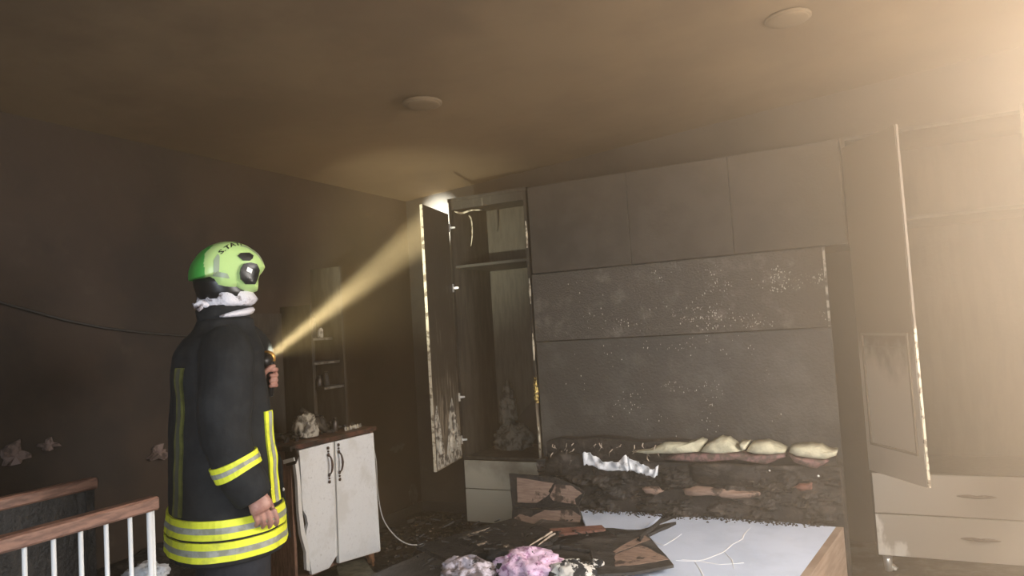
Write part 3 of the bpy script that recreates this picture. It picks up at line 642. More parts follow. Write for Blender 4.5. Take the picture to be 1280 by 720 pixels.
# things on shelves and worktop
def jar(x, y, z, r, h, m, nm, lb, cat, grp=None, sd=0):
    t_ = thing(nm, (x,y,z), lb, cat, grp)
    g = MB().lathe((x,y,z), (0,0,1), [(0,r*.9),(h*.08,r),(h*.7,r),(h*.82,r*.7),(h*.9,r*.6)], 14)
    for v in g.v: v += Vector((noise.noise(v*20+Vector((sd,0,0))), noise.noise(v*20+Vector((0,sd,0))), 0))*r*.3
    obj('container', g, m, t_, smooth=True); obj('cap', MB().lathe((x,y,z+h*.9), (0,0,1), [(0,r*.62),(h*.1,r*.6)], 12), 'metal_dark', t_, smooth=True)
jar(-3.16,3.45,1.414,.022,.10,'metal_dark','jar','sooty jar at the left end of the upper shelf','jar','jars on the shelves',1)
jar(-3.18,3.51,1.414,.020,.13,'char','jar','tall charred jar in the middle of the upper shelf','jar','jars on the shelves',2)
jar(-3.17,3.56,1.414,.018,.07,'blister','jar','small pale jar at the right end of the upper shelf','jar','jars on the shelves',3)
jar(-3.16,3.44,1.264,.018,.05,'blister','jar','pale stub jar at the left end of the middle shelf','jar','jars on the shelves',4)
jar(-3.17,3.53,1.104,.022,.07,'metal_dark','jar','dark jar at the left end of the lower shelf','jar','jars on the shelves',5)
jar(-3.18,3.61,1.104,.020,.09,'char','jar','charred upright jar on the lower shelf','jar','jars on the shelves',6)
solo('crumpled_bag', lump((-2.99,3.20,.892), (.060,.062,.085), .55, 16, 5), 'blister', 'crumpled pale grey bag standing at the middle of the worktop', 'bag', smooth=True)
jar(-3.02,3.33,.838,.028,.12,'metal_dark','bottle','melted dark bottle right of the crumpled bag on the worktop','bottle',None,7)
jar(-3.06,3.41,.838,.026,.10,'char','bottle','charred squat bottle further right on the worktop','bottle',None,8)
jar(-2.98,3.44,.838,.022,.085,'metal_dark','cup','small black cup near the right end of the worktop','cup',None,9)
solo('burnt_tube', MB().tube([(-3.05,3.22,1.0),(-3.03,3.27,.96),(-3.0,3.33,.885),(-2.98,3.36,.86)], [.018,.020,.020,.016], 12), 'wardrobe_in', 'burnt thick tube leaning behind the crumpled bag', 'tube', smooth=True)
solo('burnt_tray', MB().box((-3.26,2.98,.838),(-3.08,3.22,.862)).box((-3.26,3.0,.86),(-3.24,3.2,.93)), 'metal_dark', 'blackened tray at the left end of the worktop', 'tray', bevel=.004)
for k in range(7):
    y = 3.47+.023*k; g = lump((-2.925,y,.848), (.009,.009,.016), .4, 40, k+20, 12, 8)
    solo('figurine', g, 'raw_edge' if k % 2 else 'blister', 'tiny pale piece in the row along the right front of the worktop', 'ornament', 'row of tiny pale pieces on the worktop', smooth=True)
hp = MB(); rq = random.Random(11)
for k in range(70):
    c0 = Vector((rq.uniform(-3.25,-2.95), rq.uniform(3.05,3.62), .842+rq.random()*.02)); s = rq.uniform(.006,.022)
    R3 = Matrix.Translation(c0) @ Matrix.Rotation(rq.uniform(0,6.3), 4, Vector((rq.random(),rq.random(),1)).normalized())
    hp.box((-s,-s*.6,-s*.3),(s,s*.6,s*.3), R3)
solo('charred_scraps', hp, 'char', 'scatter of small charred scraps over the worktop', 'debris', kind='stuff')
# white cable down to the floor
P_, R2 = smooth_path([(-2.93,3.70,.80),(-2.915,3.735,.62),(-2.925,3.75,.42),(-2.90,3.76,.24),(-2.87,3.85,.10),(-2.83,3.94,.03),(-2.78,4.02,.014),(-2.70,4.03,.014)], [.0045]*8, 6)
solo('power_cable', MB().tube(P_, .0038, 8), 'wire', 'white cable hanging from the sideboard down to the floor', 'cable', smooth=True)
# ------------------------------------------------------------------ left wardrobe
YF = 4.28
wl = thing('wardrobe', (-2.30, 4.55, 0), 'burnt narrow wardrobe with open door beside the sideboard wall', 'wardrobe')
LX0, LX1 = -2.60, -2.0
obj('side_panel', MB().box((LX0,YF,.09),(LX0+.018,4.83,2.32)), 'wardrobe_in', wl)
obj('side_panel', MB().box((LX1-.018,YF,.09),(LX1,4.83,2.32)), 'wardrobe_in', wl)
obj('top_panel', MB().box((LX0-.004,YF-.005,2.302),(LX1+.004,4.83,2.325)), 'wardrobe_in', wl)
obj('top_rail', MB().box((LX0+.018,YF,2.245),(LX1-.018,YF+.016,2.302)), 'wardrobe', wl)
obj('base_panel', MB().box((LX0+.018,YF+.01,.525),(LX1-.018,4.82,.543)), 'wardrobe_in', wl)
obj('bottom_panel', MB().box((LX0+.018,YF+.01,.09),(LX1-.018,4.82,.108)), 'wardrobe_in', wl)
jg = [Vector((LX1-.018,4.80,2.30)), Vector((LX0+.018,4.80,2.30)), Vector((LX0+.018,4.80,.70))]+jag((LX0+.10,4.80,.66), (LX1-.018,4.80,1.12), 14, .02, 3)
for v in jg: v.y = 4.80
obj('backing', MB().slab(jg, (0,.006,0)), 'wardrobe_backing', wl)['label'] = 'smoked back board burnt away towards the bottom'
sh = obj('shelf', MB().box((LX0+.018,YF+.02,1.838),(LX1-.018,4.80,1.856)), 'wardrobe', wl)
obj('edging', MB().box((LX1-.02,YF-.006,.09),(LX1+.001,YF-.001,2.30)), 'wardrobe', wl)
for z0_, z1_ in ((1.55,1.72),(1.18,1.36),(.55,.76),(1.92,2.10)):
    gg = []; n = 14
    for k in range(n+1):
        z = z0_+(z1_-z0_)*k/n; ww = .007*math.sin(math.pi*k/n)+.002
        gg.append([Vector((LX1-.01-ww, YF-.007, z)), Vector((LX1-.01, YF-.012-.003*noise.noise(Vector((0,0,z*90))), z)), Vector((LX1-.01+ww, YF-.007, z)), Vector((LX1-.01, YF-.004, z))])
    obj('pale_sliver', MB().rings(gg), 'raw_edge', wl)  # pale slivers raised along the panel's front edge
g = lump((LX1-.008,YF-.012,.96), (.014,.010,.10), .6, 60, 4, 16, 30)  # lump added to paint the golden glints of the wet edge
for v in g.v: v.z = .86 + (v.z-.86)
obj('edge_glint', g, 'gold', wl, smooth=True)['label'] = 'gold coloured glint shaped onto the wet panel edge'
for (z0_, z1_) in ((.335,.522),(.112,.330)):
    obj('drawer', MB().box((LX0+.02,YF-.018,z0_),(LX1-.02,YF,z1_)), 'drawer_left', wl, bevel=.002)
for x, y in ((LX0+.05,YF+.05),(LX1-.05,YF+.05),(LX0+.05,4.75),(LX1-.05,4.75)): obj('foot', MB().lathe((x,y,0), (0,0,1), [(0,.018),(.09,.024)], 12), 'char', wl, smooth=True)
# door, opened about a right angle
hg = Vector((LX0+.005,YF-.006,0)); oe = Vector((-2.50,3.80,0)); dv = (oe-hg).normalized(); dn = Vector((dv.y,-dv.x,0))
if dn.x < 0: dn = -dn
dw = (oe-hg).length
def DP(u, z, off=0.0): return hg+dv*(u*dw)+Vector((0,0,z))+dn*off
dl = obj('door', MB().slab([DP(.04,.54),DP(1,.54),DP(1,2.215),DP(.04,2.215)], -dn*.018), 'wardrobe', wl); dl['label'] = 'sooty door standing open at a right angle'
obj('raw_edge', MB().slab([DP(1,.54)+dv*.001,DP(1,2.215)+dv*.001,DP(1,2.215)-dn*.018+dv*.001,DP(1,.54)-dn*.018+dv*.001], dv*.003), 'raw_edge', dl)
pts = [(.05,.56),(.30,.545),(.55,.55),(.97,.55),(.98,.86),(.90,.94),(.80,.78),(.70,.62),(.62,.60),(.55,.70),(.46,.86),(.33,.96),(.28,.90),(.22,.80),(.12,.76)]
g = MB().slab([DP(u, z, .001) for u, z in pts], dn*.004)
obj('blistered_laminate', g, 'blister', dl)['label'] = 'pale blistered laminate at the door foot'
for (u, z, su_, sz) in ((.27,.75,.035,.10),(.38,.66,.05,.08),(.16,.66,.04,.07),(.82,.66,.03,.06)):
    g = lump((0,0,0), (1,1,1), .35, 3, u*9, 20, 14); 
    for v in g.v: v.xyz = DP(u, z, .004)+dv*(v.x*su_)+dn*(v.y*.012)+Vector((0,0,v.z*sz))
    obj('blister', g, 'blister', dl, smooth=True)
for z in (2.12, 1.70, .95, .66):
    g = MB(); a = DP(.03, z, .004)
    g.box((-.004,-.004,-.028),(.006,.004,.028), Matrix.Translation(a)); g.slab([a+Vector((0,0,-.008)), a+dv*-.0+Vector((.035,.012,-.005)), a+Vector((.035,.012,.006)), a+Vector((0,0,.008))], (0,.006,0))
    obj('hinge', g, 'silver', dl)['label'] = 'bright metal hinge'
P_, R2 = smooth_path([(-2.47,4.33,2.20),(-2.44,4.31,2.16),(-2.435,4.30,2.06),(-2.45,4.30,1.98)], [.006,.009,.009,.003], 4)
obj('peeled_edging', MB().tube(P_, R2, 8, flat=.35), 'raw_edge', wl, smooth=True)['label'] = 'pale peeled strip hanging inside'
P_, R2 = smooth_path([(-2.56,4.29,2.235),(-2.50,4.285,2.215),(-2.42,4.285,2.225),(-2.34,4.285,2.215)], [.004,.008,.006,.002], 4)
obj('peeled_edging', MB().tube(P_, R2, 8, flat=.4), 'raw_edge', wl, smooth=True)
solo('burnt_clothes', lump((-2.36,4.60,.605), (.12,.11,.10), .6, 12, 12), 'ash', 'grey ash covered clothes heap on the wardrobe floor', 'clothes', smooth=True)
solo('burnt_clothes', lump((-2.40,4.62,.80), (.05,.045,.17), .7, 16, 14), 'ash', 'tattered dark cloth standing above the ash heap in the wardrobe', 'clothes', smooth=True)
# ------------------------------------------------------------------ panelling and overhead cupboards behind the bed
PX0, PX1 = -1.985, -.22
wp = thing('wall_panelling', (-1.1, 4.3, 0), 'burnt two course board panelling behind the bed', 'panelling')
obj('panel', MB().box((PX0,4.27,.03),(PX1,4.288,1.297)), 'panel_low', wp)['label'] = 'lower smooth blackened panel'
obj('panel', MB().box((PX0,4.262,1.303),(PX1,4.284,1.738)), 'panel_mid', wp)['label'] = 'upper blistered panel'
bl = MB(); rq = random.Random(5)
for k in range(1500):
    x = PX1-.02-abs(rq.gauss(0,.55)); z = 1.32+rq.random()**1.3*.38
    if x < PX0+.05 or noise.noise(Vector((x*4,0,z*6))) < -.02+.30*rq.random(): continue
    s = rq.uniform(.0016,.0042); bl.add([(x-s,4.262,z),(x,4.262,z-s*1.6),(x+s,4.262,z),(x,4.262,z+s*1.6),(x,4.262-s*.8,z)], [(0,1,4),(1,2,4),(2,3,4),(3,0,4)])
for k in range(500):
    x = rq.gauss(-1.1,.25); z = rq.gauss(1.05,.16)
    if not (PX0 < x < PX1 and .7 < z < 1.29) or noise.noise(Vector((x*5,2,z*6))) < .05: continue
    s = rq.uniform(.0015,.0035); bl.add([(x-s,4.27,z),(x,4.27,z-s*1.6),(x+s,4.27,z),(x,4.27,z+s*1.6),(x,4.27-s*.7,z)], [(0,1,4),(1,2,4),(2,3,4),(3,0,4)])
tag(obj('paint_blisters', bl, 'blister', wp), kind='stuff')
obj('seam_strip', MB().box((PX1-.012,4.255,1.303),(PX1,4.262,1.738)), 'blister', wp)
oc = thing('overhead_cupboard', (-1.03, 4.5, 1.742), 'long blackened overhead cupboard bridging the two wardrobes', 'cupboard')
obj('carcass', MB().box((-1.985,4.285,1.742),(-.105,4.83,2.32)), 'char', oc)
for a, b_ in ((-1.98,-1.310),(-1.307,-.698),(-.695,-.11)): obj('door', MB().box((a,4.266,1.745),(b_,4.284,2.315)), 'panel_up', oc, bevel=.002)
# ------------------------------------------------------------------ right wardrobe
wr_ = thing('wardrobe', (.375, 4.55, 0), 'smoke greyed wide wardrobe with hanging door at the right', 'wardrobe')
RX0, RX1 = -.095, .87
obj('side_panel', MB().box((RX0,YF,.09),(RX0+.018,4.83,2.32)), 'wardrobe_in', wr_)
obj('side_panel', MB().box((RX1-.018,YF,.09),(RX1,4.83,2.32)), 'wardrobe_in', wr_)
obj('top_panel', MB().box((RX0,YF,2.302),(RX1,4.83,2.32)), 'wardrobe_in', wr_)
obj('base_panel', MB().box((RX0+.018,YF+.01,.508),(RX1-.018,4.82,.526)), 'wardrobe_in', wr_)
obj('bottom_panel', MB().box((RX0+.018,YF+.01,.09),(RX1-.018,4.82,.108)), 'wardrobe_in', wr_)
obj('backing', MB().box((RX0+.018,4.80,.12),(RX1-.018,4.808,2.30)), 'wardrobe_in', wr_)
obj('shelf', MB().box((RX0+.018,YF+.02,1.838),(RX1-.018,4.80,1.856)), 'wardrobe_in', wr_)
for (z0_, z1_, hz) in ((.318,.522,.424),(.10,.312,.214)):
    dr = obj('drawer', MB().box((RX0+.01,YF-.018,z0_),(RX1-.01,YF,z1_)), 'drawer_right', wr_, bevel=.002)
    h_ = MB(); c0 = Vector((.375,YF-.022,hz))
    h_.tube([c0+Vector((u,-.004,0)) for u in (-.085,-.06,-.03,0,.03,.06,.085)], [.002,.007,.010,.005,.010,.007,.002], 10)
    P_, R2 = smooth_path([c0+Vector((-.035,-.005,0)), c0+Vector((-.02,-.026,0)), c0+Vector((.02,-.026,0)), c0+Vector((.035,-.005,0))], [.006,.005,.005,.006], 4)
    h_.tube(P_, R2, 8); h_.ell(c0+Vector((-.025,-.012,0)), (.008,.008,.008), 8, 6); h_.ell(c0+Vector((.025,-.012,0)), (.008,.008,.008), 8, 6)
    obj('handle', h_, 'antique', dr, smooth=True)
for x, y in ((RX0+.05,YF+.05),(RX1-.05,YF+.05),(RX0+.05,4.75),(RX1-.05,4.75)): obj('foot', MB().lathe((x,y,0), (0,0,1), [(0,.018),(.09,.024)], 12), 'silver', wr_, smooth=True)
def fdoor(hx, hy, ex, ey, z0_, z1_, sign, lab):
    h0 = Vector((hx,hy,0)); e0 = Vector((ex,ey,0)); d = (e0-h0).normalized(); w_ = (e0-h0).length
    nn = Vector((d.y,-d.x,0))*sign
    f = lambda u, z, o=0.0: h0+d*(u*w_)+Vector((0,0,z))+nn*o
    dd = obj('door', MB().slab([f(0,z0_),f(1,z0_),f(1,z1_),f(0,z1_)], -nn*.018), 'door_right', wr_); dd['label'] = lab
    for (ua, ub, za, zb) in ((.09,.92,z0_+.14,z0_+.152),(.09,.92,1.25,1.262),(.09,.115,z0_+.152,1.25),(.895,.92,z0_+.152,1.25),(.09,.92,1.19,1.195)):
        obj('moulding', MB().slab([f(ua,za),f(ub,za),f(ub,zb),f(ua,zb)], nn*.008), 'moulding', dd)
    gg = []; n = 60
    for k in range(n+1):
        z = z0_+(z1_-z0_)*k/n; o = .004*noise.noise(Vector((3,0,z*14)))
        gg.append([f(1,z,-.016)+d*.001, f(1,z,-.002+o)+d*.001, f(1,z,-.003+o)+d*.006, f(1,z,-.016)+d*.005])
    obj('raw_edge', MB().rings(gg), 'raw_edge_fade', dd)
    return dd, f
dd, f_ = fdoor(RX0+.0, YF-.02, .150, 3.885, .54, 2.26, 1, 'smoked panelled door hanging half open')
fdoor(RX1-.0, YF-.02, .66, 3.86, .54, 2.26, -1, 'smoked door hanging open at the right edge')
# ------------------------------------------------------------------ bed
bdd = thing('bed', (-1.1, 3.0, 0), 'platform bed with cracked white top boards and burnt headboard', 'bed')
ZB = .30
qz = lambda px, py, z=ZB: at(px, py, 'z', z)
A_ = qz(1045,658.5); D_ = qz(1000,720); e1 = (D_-A_); e1 = e1/abs(e1.y)
FR = A_+e1*1.62                                   # foot end, right
ln = Vector((-1,.02,0)); BLk = Vector((-1.83, 4.03, ZB)); FL_ = Vector((-1.78, FR.y-.03, ZB))
fr = MB()
def board_between(a, b_, th, z0_, z1_):
    a = Vector((a.x,a.y,0)); b_ = Vector((b_.x,b_.y,0)); d = (b_-a).normalized(); nn = Vector((-d.y,d.x,0))*th
    return MB().slab([a+Vector((0,0,z0_)), b_+Vector((0,0,z0_)), b_+Vector((0,0,z1_)), a+Vector((0,0,z1_))], nn)
ro = Vector((.035,.0,0))
obj('side_board', MB().slab([A_+ro+Vector((0,0,-.28)), FR+ro+Vector((0,0,-.28)), FR+ro, A_+ro], (-.035,0,0)), 'bed_side', bdd)['label'] = 'beige brown side board'
obj('side_board', board_between(BLk, FL_, .03, .02, .285), 'char_board', bdd)
obj('foot_board', board_between(FL_, FR, .03, .02, .285), 'bed_side', bdd)
obj('base_board', MB().slab([Vector((p.x,p.y,.262)) for p in (BLk, A_, FR, FL_)], (0,0,.020)), 'char_board', bdd)['label'] = 'charred board under the white tops'
edge1 = [(846,646.5),(885,645.5),(930,648.5),(980,653),(1045,658.5),(1000,720)]
tp = [qz(*p) for p in edge1]+[FR, FR+Vector((-.75,-.02,0)), qz(690,790), qz(770,722), qz(838,707), qz(820,680), qz(806,664), qz(822,656)]
tp = [Vector((p.x,p.y,ZB-.014)) for p in tp]
obj('top_board', MB().slab(tp, (0,0,.014)), 'bed_white', bdd)['label'] = 'large white cracked board tinted with daylight blue'
jgp = [(724,637.5),(735,635.5),(746,636.5),(752,634.5),(762,636),(775,634.5),(790,638),(800,637.5),(815,641),(828,642),(818,651),(803,661),(780,661.5),(733,659)]
tp2 = [qz(*p) for p in jgp]; tp2 = [Vector((p.x,p.y,ZB-.014)) for p in tp2]
obj('top_board', MB().slab(tp2, (0,0,.014)), 'bed_white', bdd)['label'] = 'small white board piece with a burnt jagged back edge'
def crack(pts, w_):
    P3 = [qz(*p)+Vector((0,0,.0008)) for p in pts]; g = MB(); k = len(P3); vs = []
    for i, p in enumerate(P3):
        t = (P3[min(i+1,k-1)]-P3[max(i-1,0)]).normalized(); nn = Vector((-t.y,t.x,0))*w_*(.25 if i in (0,k-1) else 1)
        vs += [p-nn, p+Vector((0,0,.0015)), p+nn]
    g.add(vs, [f for i in range(k-1) for f in ((3*i,3*i+1,3*i+4,3*i+3),(3*i+1,3*i+2,3*i+5,3*i+4))]); return g
for pts in ([(938,660),(930,668),(928,674),(915,681),(905,690),(893,695),(880,700),(868,702),(845,701)], [(868,702),(875,712),(880,722),(884,735)], [(800,664+8),(830,682),(842,675),(852,668)],
            [(852,700),(870,701),(900,706),(930,704)], [(905,690),(915,700),(918,712)]):
    obj('crack_line', crack(pts, .0035), 'bed_crack', bdd)
# headboard
HY = 4.06
hb = obj('headboard', MB().box((-1.93,HY,.02),(-.215,HY+.17,.585)), 'char_uph', bdd, bevel=.01); hb['label'] = 'burnt upholstered headboard'
hg_ = grid_plane((-1.925,HY-.002,.29), (1.70,0,0), (0,0,.30), 150, 34, (0,-1,0), lambda v: .004+.045*max(0, noise.fractal(Vector((v.x*7, 3, v.z*16)), .8, 2.1, 5)+.12)*min(1, (.60-v.z)*9+.2))
obj('charred_face', hg_, 'char_uph', hb)
qh = lambda px, py, y=HY: at(px, py, 'y', y)
rq = random.Random(21); top = []
lpx = [(683,552),(700,548),(720,550),(745,547),(770,549),(800,553),(840,551),(880,555),(1045,572)]
ctop = [qh(*p, 4.10) for p in lpx]; 
obj('burnt_top', MB().slab([Vector((ctop[0].x,4.10,.56))]+ctop+[Vector((ctop[-1].x,4.10,.56))], (0,.10,0)), 'char_uph', hb)
def puff(poly, y, th, m, nm, lab=None, nn=.006):
    n = len(poly); P3 = [qh(px, py, y) for px, py in poly]; c0 = sum(P3, Vector())/n; g = MB(); rr = []
    for k, (s, dy) in enumerate(((1.0,th),(1.0,.02),(.97,.004),(.88,-.014),(.6,-.026),(.2,-.030))):
        rr.append([c0+(p-c0)*s+Vector((0,dy+(noise.noise(p*9+Vector((k,0,0)))*nn if s < 1 else 0),0)) for p in P3])
    g.rings(rr); o = obj(nm, g, m, hb, smooth=True)
    if lab: o['label'] = lab
    return o
def dense(poly, n=4, amp=.5, seed=1):
    rr = random.Random(seed); out = []
    for i, (a, b_) in enumerate(zip(poly, poly[1:]+poly[:1])):
        for k in range(n): t = k/n; out.append((a[0]+(b_[0]-a[0])*t+rr.uniform(-amp,amp)*.5, a[1]+(b_[1]-a[1])*t+rr.uniform(-amp,amp)))
    return out
HBf = lambda x, y: (680+x*380/1280, 530+y*130/438)
foams = [[(365,118),(440,110),(500,82),(560,80),(600,85),(650,68),(672,80),(655,118),(560,125),(430,126)],
         [(655,118),(680,88),(735,62),(770,66),(810,95),(838,115),(760,126),(700,124)],
         [(820,80),(858,82),(850,105),(838,112),(828,100)],
         [(850,115),(870,85),(935,78),(975,90),(1018,112),(1015,122),(940,130),(880,125)],
         [(1030,122),(1035,100),(1075,95),(1120,92),(1165,96),(1195,115),(1235,118),(1230,135),(1190,150),(1120,145),(1060,135)]]
for i, fpoly in enumerate(foams):
    puff(dense([HBf(*p) for p in fpoly], 3, .35, i), 4.05, .12, 'foam', 'foam_pad', 'cream foam bulging from the headboard')
pinks = [[(560,122),(840,120),(870,130),(1015,125),(1020,140),(945,168),(900,150),(830,145),(700,158),(600,160),(500,150)],
         [(1025,125),(1060,138),(1190,152),(1200,160),(1150,188),(1100,180),(1050,160)]]
for i, pp in enumerate(pinks): puff(dense([HBf(*p) for p in pp], 4, .5, 30+i), 4.052, .05, 'pink_fabric', 'pink_cover', 'scorched pink cover under the foam')
def cloth_strip(top, bot, y, nu=60, nv=8):
    def along(P, t):
        k = t*(len(P)-1); i = min(int(k), len(P)-2); q_ = k-i; return (P[i][0]*(1-q_)+P[i+1][0]*q_, P[i][1]*(1-q_)+P[i+1][1]*q_)
    g = MB(); rr = random.Random(2); jit = [rr.uniform(-4,4) for _ in range(nu+1)]; V_ = []
    for j in range(nv+1):
        for i in range(nu+1):
            a_, b2 = along(top, i/nu), along(bot, i/nu); v_ = j/nv
            x_ = a_[0]*(1-v_)+b2[0]*v_; y_ = a_[1]*(1-v_)+b2[1]*v_+(jit[i] if j in (0, nv) else 0)
            p = at(*HBf(x_, y_), 'y', y); p.y -= .012+.016*noise.noise(Vector((i*.22, v_*1.2, 0)))+.006*math.sin(i*.9+v_*3)
            V_.append(p)
    fs = [(j*(nu+1)+i, j*(nu+1)+i+1, (j+1)*(nu+1)+i+1, (j+1)*(nu+1)+i) for j in range(nv) for i in range(nu)]
    n_ = len(V_); g.v = V_+[p+Vector((0,.003,0)) for p in V_]; g.f = fs+[tuple(k+n_ for k in reversed(f)) for f in fs]
    rim = [(i, i+1) for i in range(nu)]+[(nv*(nu+1)+i+1, nv*(nu+1)+i) for i in range(nu)]
    g.f += [(b2, a_, a_+n_, b2+n_) for a_, b2 in rim]; return g
cs_ = cloth_strip([(165,118),(190,118),(225,140),(270,160),(310,160),(345,130),(360,140),(400,158),(440,180),(462,190),(484,168)], [(172,168),(200,172),(235,188),(290,196),(350,198),(362,196),(372,192),(410,205),(440,215),(465,224),(480,212)], 4.03)
solo('white_rag', cs_, 'white_cloth', 'torn white cloth strip draped over the burnt headboard', 'cloth', smooth=True)
woods = [[(410,270),(440,262),(480,265),(505,285),(470,298),(430,292)], [(580,275),(640,262),(760,270),(860,285),(915,290),(905,310),(800,318),(700,300),(590,300)]]
for i, pp in enumerate(woods): puff(dense([HBf(*p) for p in pp], 4, .7, 60+i), 4.038, .02, 'splinter', 'exposed_wood', 'bare brown wood where the cover burnt off').data.materials[0] = M['board']
puff(dense([HBf(*p) for p in [(1050,262),(1075,250),(1130,250),(1128,275),(1080,285)]], 4, .5, 71), 4.036, .02, 'red_wood', 'red_patch', 'faded red patch')
for i, pp in enumerate([[(600,170),(700,160),(800,165),(900,175),(915,215),(900,260),(800,265),(700,262),(640,265),(615,220)],[(0,150),(60,110),(160,130),(170,180),(100,220),(0,210)],[(1000,262),(1040,255),(1050,285),(1005,288)]]):
    puff(dense([HBf(*p) for p in pp], 5, 1.0, 80+i), 4.053, .02, 'char_uph', 'charred_padding', None, .04)
tw = MB(); rq = random.Random(4)
for k in range(26):
    px = rq.uniform(685,820); a = qh(px, rq.uniform(552,574), 4.045); b2 = a+Vector((rq.uniform(-.03,.03), rq.uniform(-.02,0), -rq.uniform(.01,.05)))
    tw.tube([a, (a+b2)/2+Vector((rq.uniform(-.01,.01),-.006,0)), b2], [.003,.0035,.001], 5)
tag(obj('torn_threads', tw, 'splinter', hb), kind='stuff')
for px, py in ((962,588),(1023,595)): obj('cover_pin', MB().ell(qh(px, py, 4.05), (.006,.006,.006), 10, 8), 'edge_white', hb, smooth=True)
# ash line between headboard and boards
ash = MB(); rq = random.Random(9)
for k in range(700):
    x = rq.uniform(-1.8,-.3); y = 4.045-abs(rq.gauss(0,.035)); s = rq.uniform(.002,.006)
    z = ZB+s*.3
    R3 = Matrix.Translation((x,y,z)) @ Matrix.Rotation(rq.uniform(0,6.3), 4, Vector((rq.random(),rq.random(),1)).normalized()); ash.box((-s,-s*.7,-s*.5),(s,s*.7,s*.5), R3)
solo('ash_crumbs', ash, 'char', 'line of black ash crumbs along the foot of the headboard', 'debris', kind='stuff')
# ------------------------------------------------------------------ burnt boards and debris
def flat_board(nm, pts, m, th, lab, cat='board', amp=.4, n=4, seed=1, burnt=None, edge=None):
    """pts: (px, py, z). A thin board whose outline corners rest at the given heights."""
    P3 = [at(p[0], p[1], 'z', p[2]) for p in pts]
    t_ = thing(nm, (sum(p.x for p in P3)/len(P3), sum(p.y for p in P3)/len(P3), min(p.z for p in P3)-th), lab, cat)
    c0 = sum(P3, Vector())/len(P3); nn = Vector()
    for i in range(len(P3)): nn += (P3[i]-c0).cross(P3[(i+1)%len(P3)]-c0)
    nn.normalize(); nn = nn if nn.z > 0 else -nn
    rr = random.Random(seed); out = []
    for a, b_ in zip(P3, P3[1:]+P3[:1]):
        L_ = (b_-a).length
        for k in range(n): out.append(a.lerp(b_, k/n)+((Vector((rr.uniform(-1,1), rr.uniform(-1,1), rr.uniform(-1,1)))*amp*.01) if k else Vector()))
    out = [p-nn*((p-c0).dot(nn)) for p in out]
    obj('sheet', MB().slab(out, -nn*th), m, t_)
    for q_, (bp, bm_) in enumerate(burnt or []):
        Q = []
        for px, py in bp:
            d = fwd + rgt*((px-640)/F_PX) - upv*((py-360)/F_PX); tt = (c0-CAM).dot(nn)/d.dot(nn); Q.append(CAM+d*tt)
        o2 = []
        for a, b_ in zip(Q, Q[1:]+Q[:1]):
            for k in range(4): v_ = a.lerp(b_, k/4)+Vector((rr.uniform(-1,1), rr.uniform(-1,1), 0))*.005; o2.append(v_-nn*((v_-c0).dot(nn)))
        oo = obj('bare_patch' if bm_ != 'char' else 'burnt_patch', MB().slab([p+nn*.001 for p in o2], nn*.002), bm_, t_)
    return t_
BF = lambda x, y: (600+x*260/1280, 580+y*140/689)
# board leaning upright against the wardrobe/headboard corner
def up_board(nm, pts, y, m, lab, patches, th=.02):
    P3 = [at(px, py, 'y', y) for px, py in pts]; c0 = sum(P3, Vector())/len(P3)
    t_ = thing(nm, (c0.x, y, min(p.z for p in P3)), lab, 'board')
    obj('sheet', MB().slab([at(px, py, 'y', y) for px, py in dense(pts, 4, .6, 3)], (0,th,0)), m, t_)
    for pp in patches: obj('bare_patch', MB().slab([at(px, py, 'y', y-.001) for px, py in dense(pp, 4, .6, 7)], (0,-.003,0)), 'board', t_)
up_board('burnt_board', [BF(178,60),BF(460,85),BF(610,150),BF(640,180),BF(610,235),BF(600,270),BF(200,275),BF(188,170)], 3.90, 'char', 'upper scorched plywood board standing in front of the left wardrobe drawers',
         [[BF(228,85),BF(455,118),BF(420,170),BF(430,185),BF(350,240),BF(232,235)], [BF(465,128),BF(560,132),BF(628,180),BF(585,215),BF(590,250),BF(450,225),BF(430,195)]])
up_board('burnt_board', [BF(200,262),BF(330,285),BF(600,262),BF(640,385),BF(500,420),BF(190,420)], 3.84, 'char', 'lower scorched plywood board just under the upright one',
         [[BF(215,330),BF(245,308),BF(310,325),BF(400,285),BF(560,282),BF(620,320),BF(615,385),BF(400,400),BF(300,395),BF(215,370)]])
flat_board('burnt_board', [(735,672,.338),(806,664,.338),(842,706,.338),(792,715,.338),(700,722,.338),(660,700,.338)], 'char_board', .012,
           'triangular scorched plywood sheet pointing across the white bed top', amp=.25, seed=4,
           burnt=[([(768,694),(800,682),(812,686),(835,700),(800,706),(770,708)], 'board'), ([(765,690),(805,668),(812,675),(790,684),(770,692)], 'board')])
# long dark boards sliding off the bed to the left
flat_board('charred_plank', [(520,682,.342),(640,648,.352),(700,664,.360),(690,676,.360),(560,700,.346)], 'char', .02, 'long charred plank running from the white boards down to the left', seed=6, amp=.8,
           burnt=[([(575,672),(612,660),(604,664),(580,674)], 'splinter'), ([(596,681),(608,677),(610,679),(598,683)], 'splinter'), ([(630,683),(636,681),(636,683),(631,685)], 'splinter')])
flat_board('charred_plank', [(640,664,.32),(735,659,.32),(800,662,.32),(845,652,.32),(800,672,.32),(700,690,.32),(600,700,.32),(560,690,.32)], 'char', .015, 'wide charred sheet behind the pink cloth', seed=8, amp=1.0)
flat_board('charred_plank', [(452,722,.05),(530,697,.14),(615,688,.31),(650,706,.31),(560,735,.18),(460,760,.05)], 'char_board', .012, 'smooth grey black plank at the bottom edge below the sideboard', seed=10, amp=.4)
flat_board('wood_strip', [(687,661,.362),(752,656,.362),(757,661,.356),(688,669,.356)], 'red_wood', .012, 'reddish strip of wood lying behind the triangular sheet', 'wood strip', amp=.2)
